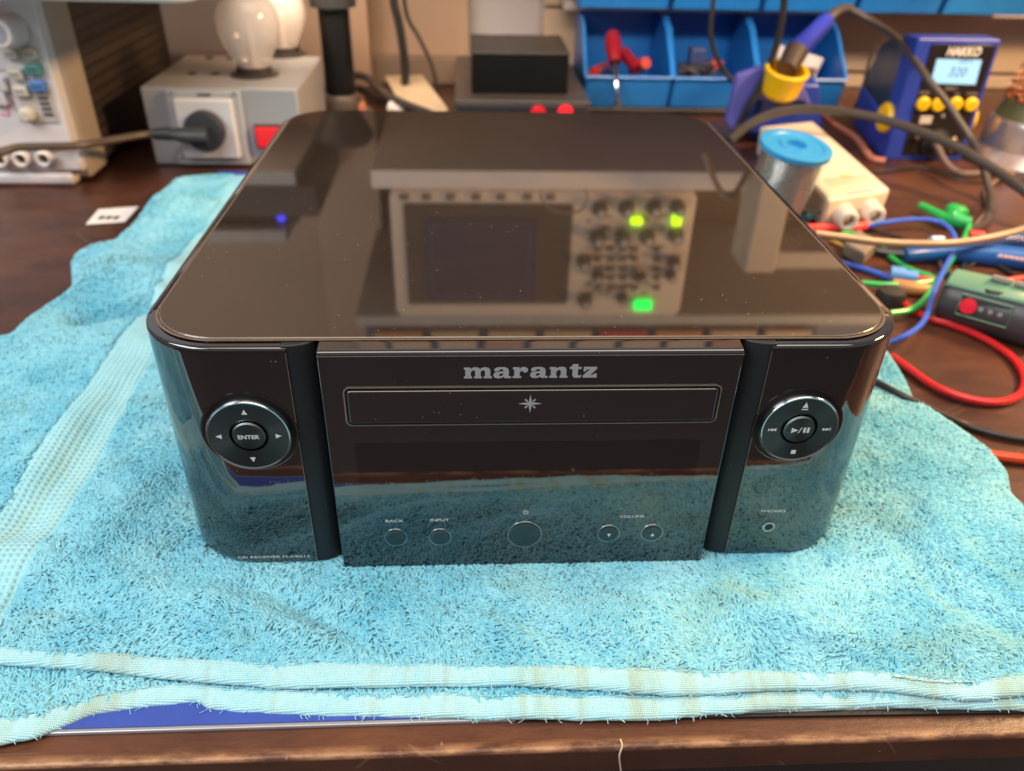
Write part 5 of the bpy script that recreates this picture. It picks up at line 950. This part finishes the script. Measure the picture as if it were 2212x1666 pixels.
def knob(px, py, r): 
    c = RR(px, py); m = MB(); m.lathe((c.x, YR+.008, c.z), (0, -1, 0), [(r*1.5, 0), (r*1.35, .004), (r, .006), (r*.95, .016), (0, .0165)], 22, caps=False); k = m.build('knob', kd, of)
    m = MB(); m.lathe((c.x, YR-.0086, c.z), (0, -1, 0), [(r*.7, 0), (r*.6, .0006), (0, .0006)], 18, caps=False); m.build('knob_cap', kl, k)
for px, py, r in [(1297, 458, .0062), (1355, 456, .0062), (1414, 455, .0062), (1466, 455, .0062), (1292, 520, .0065), (1346, 520, .0065), (1400, 518, .0065), (1462, 515, .0065), (1262, 572, .0060), (1458, 572, .0055), (1292, 600, .005), (1385, 604, .005), (1265, 655, .0065), (1345, 650, .005), (1450, 600, .005)]: knob(px, py, r)
for px in (872, 920, 972, 1028, 1082, 1140, 1190): c = RR(px, 433); m = MB(); m.box((c.x-.005, YR+.004, c.z-.0025), (c.x+.005, YR+.009, c.z+.0025)); m.build('soft_key', pm('key_grey', (.20, .17, .15), .4), of, bevel=.001)
for j, py in enumerate((545, 566, 588, 607, 628)):
    for px in (1292, 1320, 1347, 1372, 1420): 
        c = RR(px, py); m = MB(); m.box((c.x-.0042, YR+.003, c.z-.0022), (c.x+.0042, YR+.009, c.z+.0022)); m.build('key', pm('key_grey', 0), of, bevel=.0008)
for px, py, w_, h_, cl in ((1377, 482, .0062, .0036, (.45, .95, .0)), (1464, 478, .0045, .0070, (.45, .95, .0)), (1390, 664, .0105, .0058, (.0, .9, .08))):
    c = RR(px, py); m = MB(); m.box((c.x-w_, YR+.001, c.z-h_), (c.x+w_, YR+.009, c.z+h_)); m.build('lit_key', pm('lit_green%d' % int(cl[0]*10), cl, .3, emit=cl, es=7.), of, bevel=.001)
# cable loop hanging in front of scope + shelf bracket etc
m = MB(); m.tube([rf(x, y, YR-.03) for x, y in ((1165, 420), (1180, 445), (1215, 460), (1255, 455), (1270, 430), (1262, 412))], .0014, n=6); one(m, 'looped_cable', tan, 'thin brown cable loop hanging off the shelf edge', 'cable')
m = MB(); m.tube([rf(x, y, YR-.08) for x, y in ((1520, 330), (1548, 400), (1575, 428), (1600, 400), (1625, 350))], .0030, n=6); one(m, 'shelf_cable', pm('cord_tan_dark', (.16, .10, .07), .4), 'brown cable drooping over the shelf edge in a V', 'cable')
# left shelves
shd = pm('shelf_dim', (.42, .40, .38), .5); dk = pm('device_dark', (.045, .032, .026), .45)
u0 = rf(640, 402, .70); u1 = rf(640, 372, .70); m = MB(); m.box((-.62, .70, u1.z), (u0.x, .90, u0.z)); one(m, 'small_shelf', shd, 'short grey shelf left of the white shelf board', 'shelf', bevel=.001)
d0 = rf(690, 404, .70); d1 = rf(690, 470, .70); m = MB(); m.box((-.62, .70, u0.z+.001), (d1.x, .88, d1.z)); one(m, 'shelf_amplifier', dk, 'dark flat device resting on the short grey shelf', 'device', bevel=.002)
v0 = rf(620, 525, .70); v1 = rf(620, 500, .70); m = MB(); m.box((-.62, .70, v1.z), (v0.x, .90, v0.z)); one(m, 'small_shelf', shd, 'upper short grey shelf over the device with the blue light', 'shelf', bevel=.001)
c = rf(601, 483, .70); m = MB(); m.box((-.62, .72, d1.z+.001), (c.x+.02, .88, v1.z-.001)); ld = one(m, 'shelf_device', dk, 'dark device with a small blue light between the short shelves', 'device', bevel=.002)
m = MB(); m.lathe((c.x, .7195, c.z), (0, -1, 0), [(.0052, 0), (.005, .002), (0, .003)], 20, caps=False); m.build('blue_light', pm('led_blue', (.02, .02, .9), .3, emit=(.05, .05, 1.), es=6), ld)
# upper shelf with drawers
w0 = RR(1106, 700).z; m = MB(); m.box((-.16, YR+.02, w0), (.62, .92, w0+.014)); one(m, 'upper_shelf', shd, 'upper shelf board carrying the small drawer cabinet', 'shelf', bevel=.001)
cab = thing('drawer_cabinet', (.1, .7, w0+.014), 'blue parts cabinet with rows of cream drawers on the upper shelf', 'drawer cabinet')
m = MB(); m.box((-.15, YR+.03, w0+.0145), (.42, .86, w0+.44)); m.build('cabinet_frame', pm('cab_navy', (.03, .04, .09), .4), cab)
dm_ = [pm('drawer_cream', (.62, .42, .26), .4), pm('drawer_orange', (.55, .25, .12), .4), pm('drawer_red', (.5, .05, .05), .4)]
for r_ in range(7):
    for c_ in range(8):
        x_ = -.145+c_*.070; z_ = w0+.022+r_*.055; m = MB(); m.box((x_+.006, YR+.018, z_), (x_+.064, YR+.0305, z_+.042)); m.build('drawer', dm_[2] if (c_ == 4 and r_ < 2) else dm_[(r_*3+c_) % 5 == 0], cab, bevel=.001)
# white cabinet and blue bundle on the right
e0_ = rf(1625, 500, .50); e1_ = rf(1690, 590, .50); m = MB(); m.box((e0_.x, .50, .17), (e0_.x+.032, .55, e1_.z)); m.box((e0_.x+.032, .505, e1_.z-.022), (.55, .54, e1_.z-.002)); one(m, 'shelf_bracket', pm('bracket_cream', (.60, .47, .37), .5), 'cream upright and crossbar at the right of the shelf', 'bracket', bevel=.002)
tiny = 0
print('objects', len(bpy.data.objects))
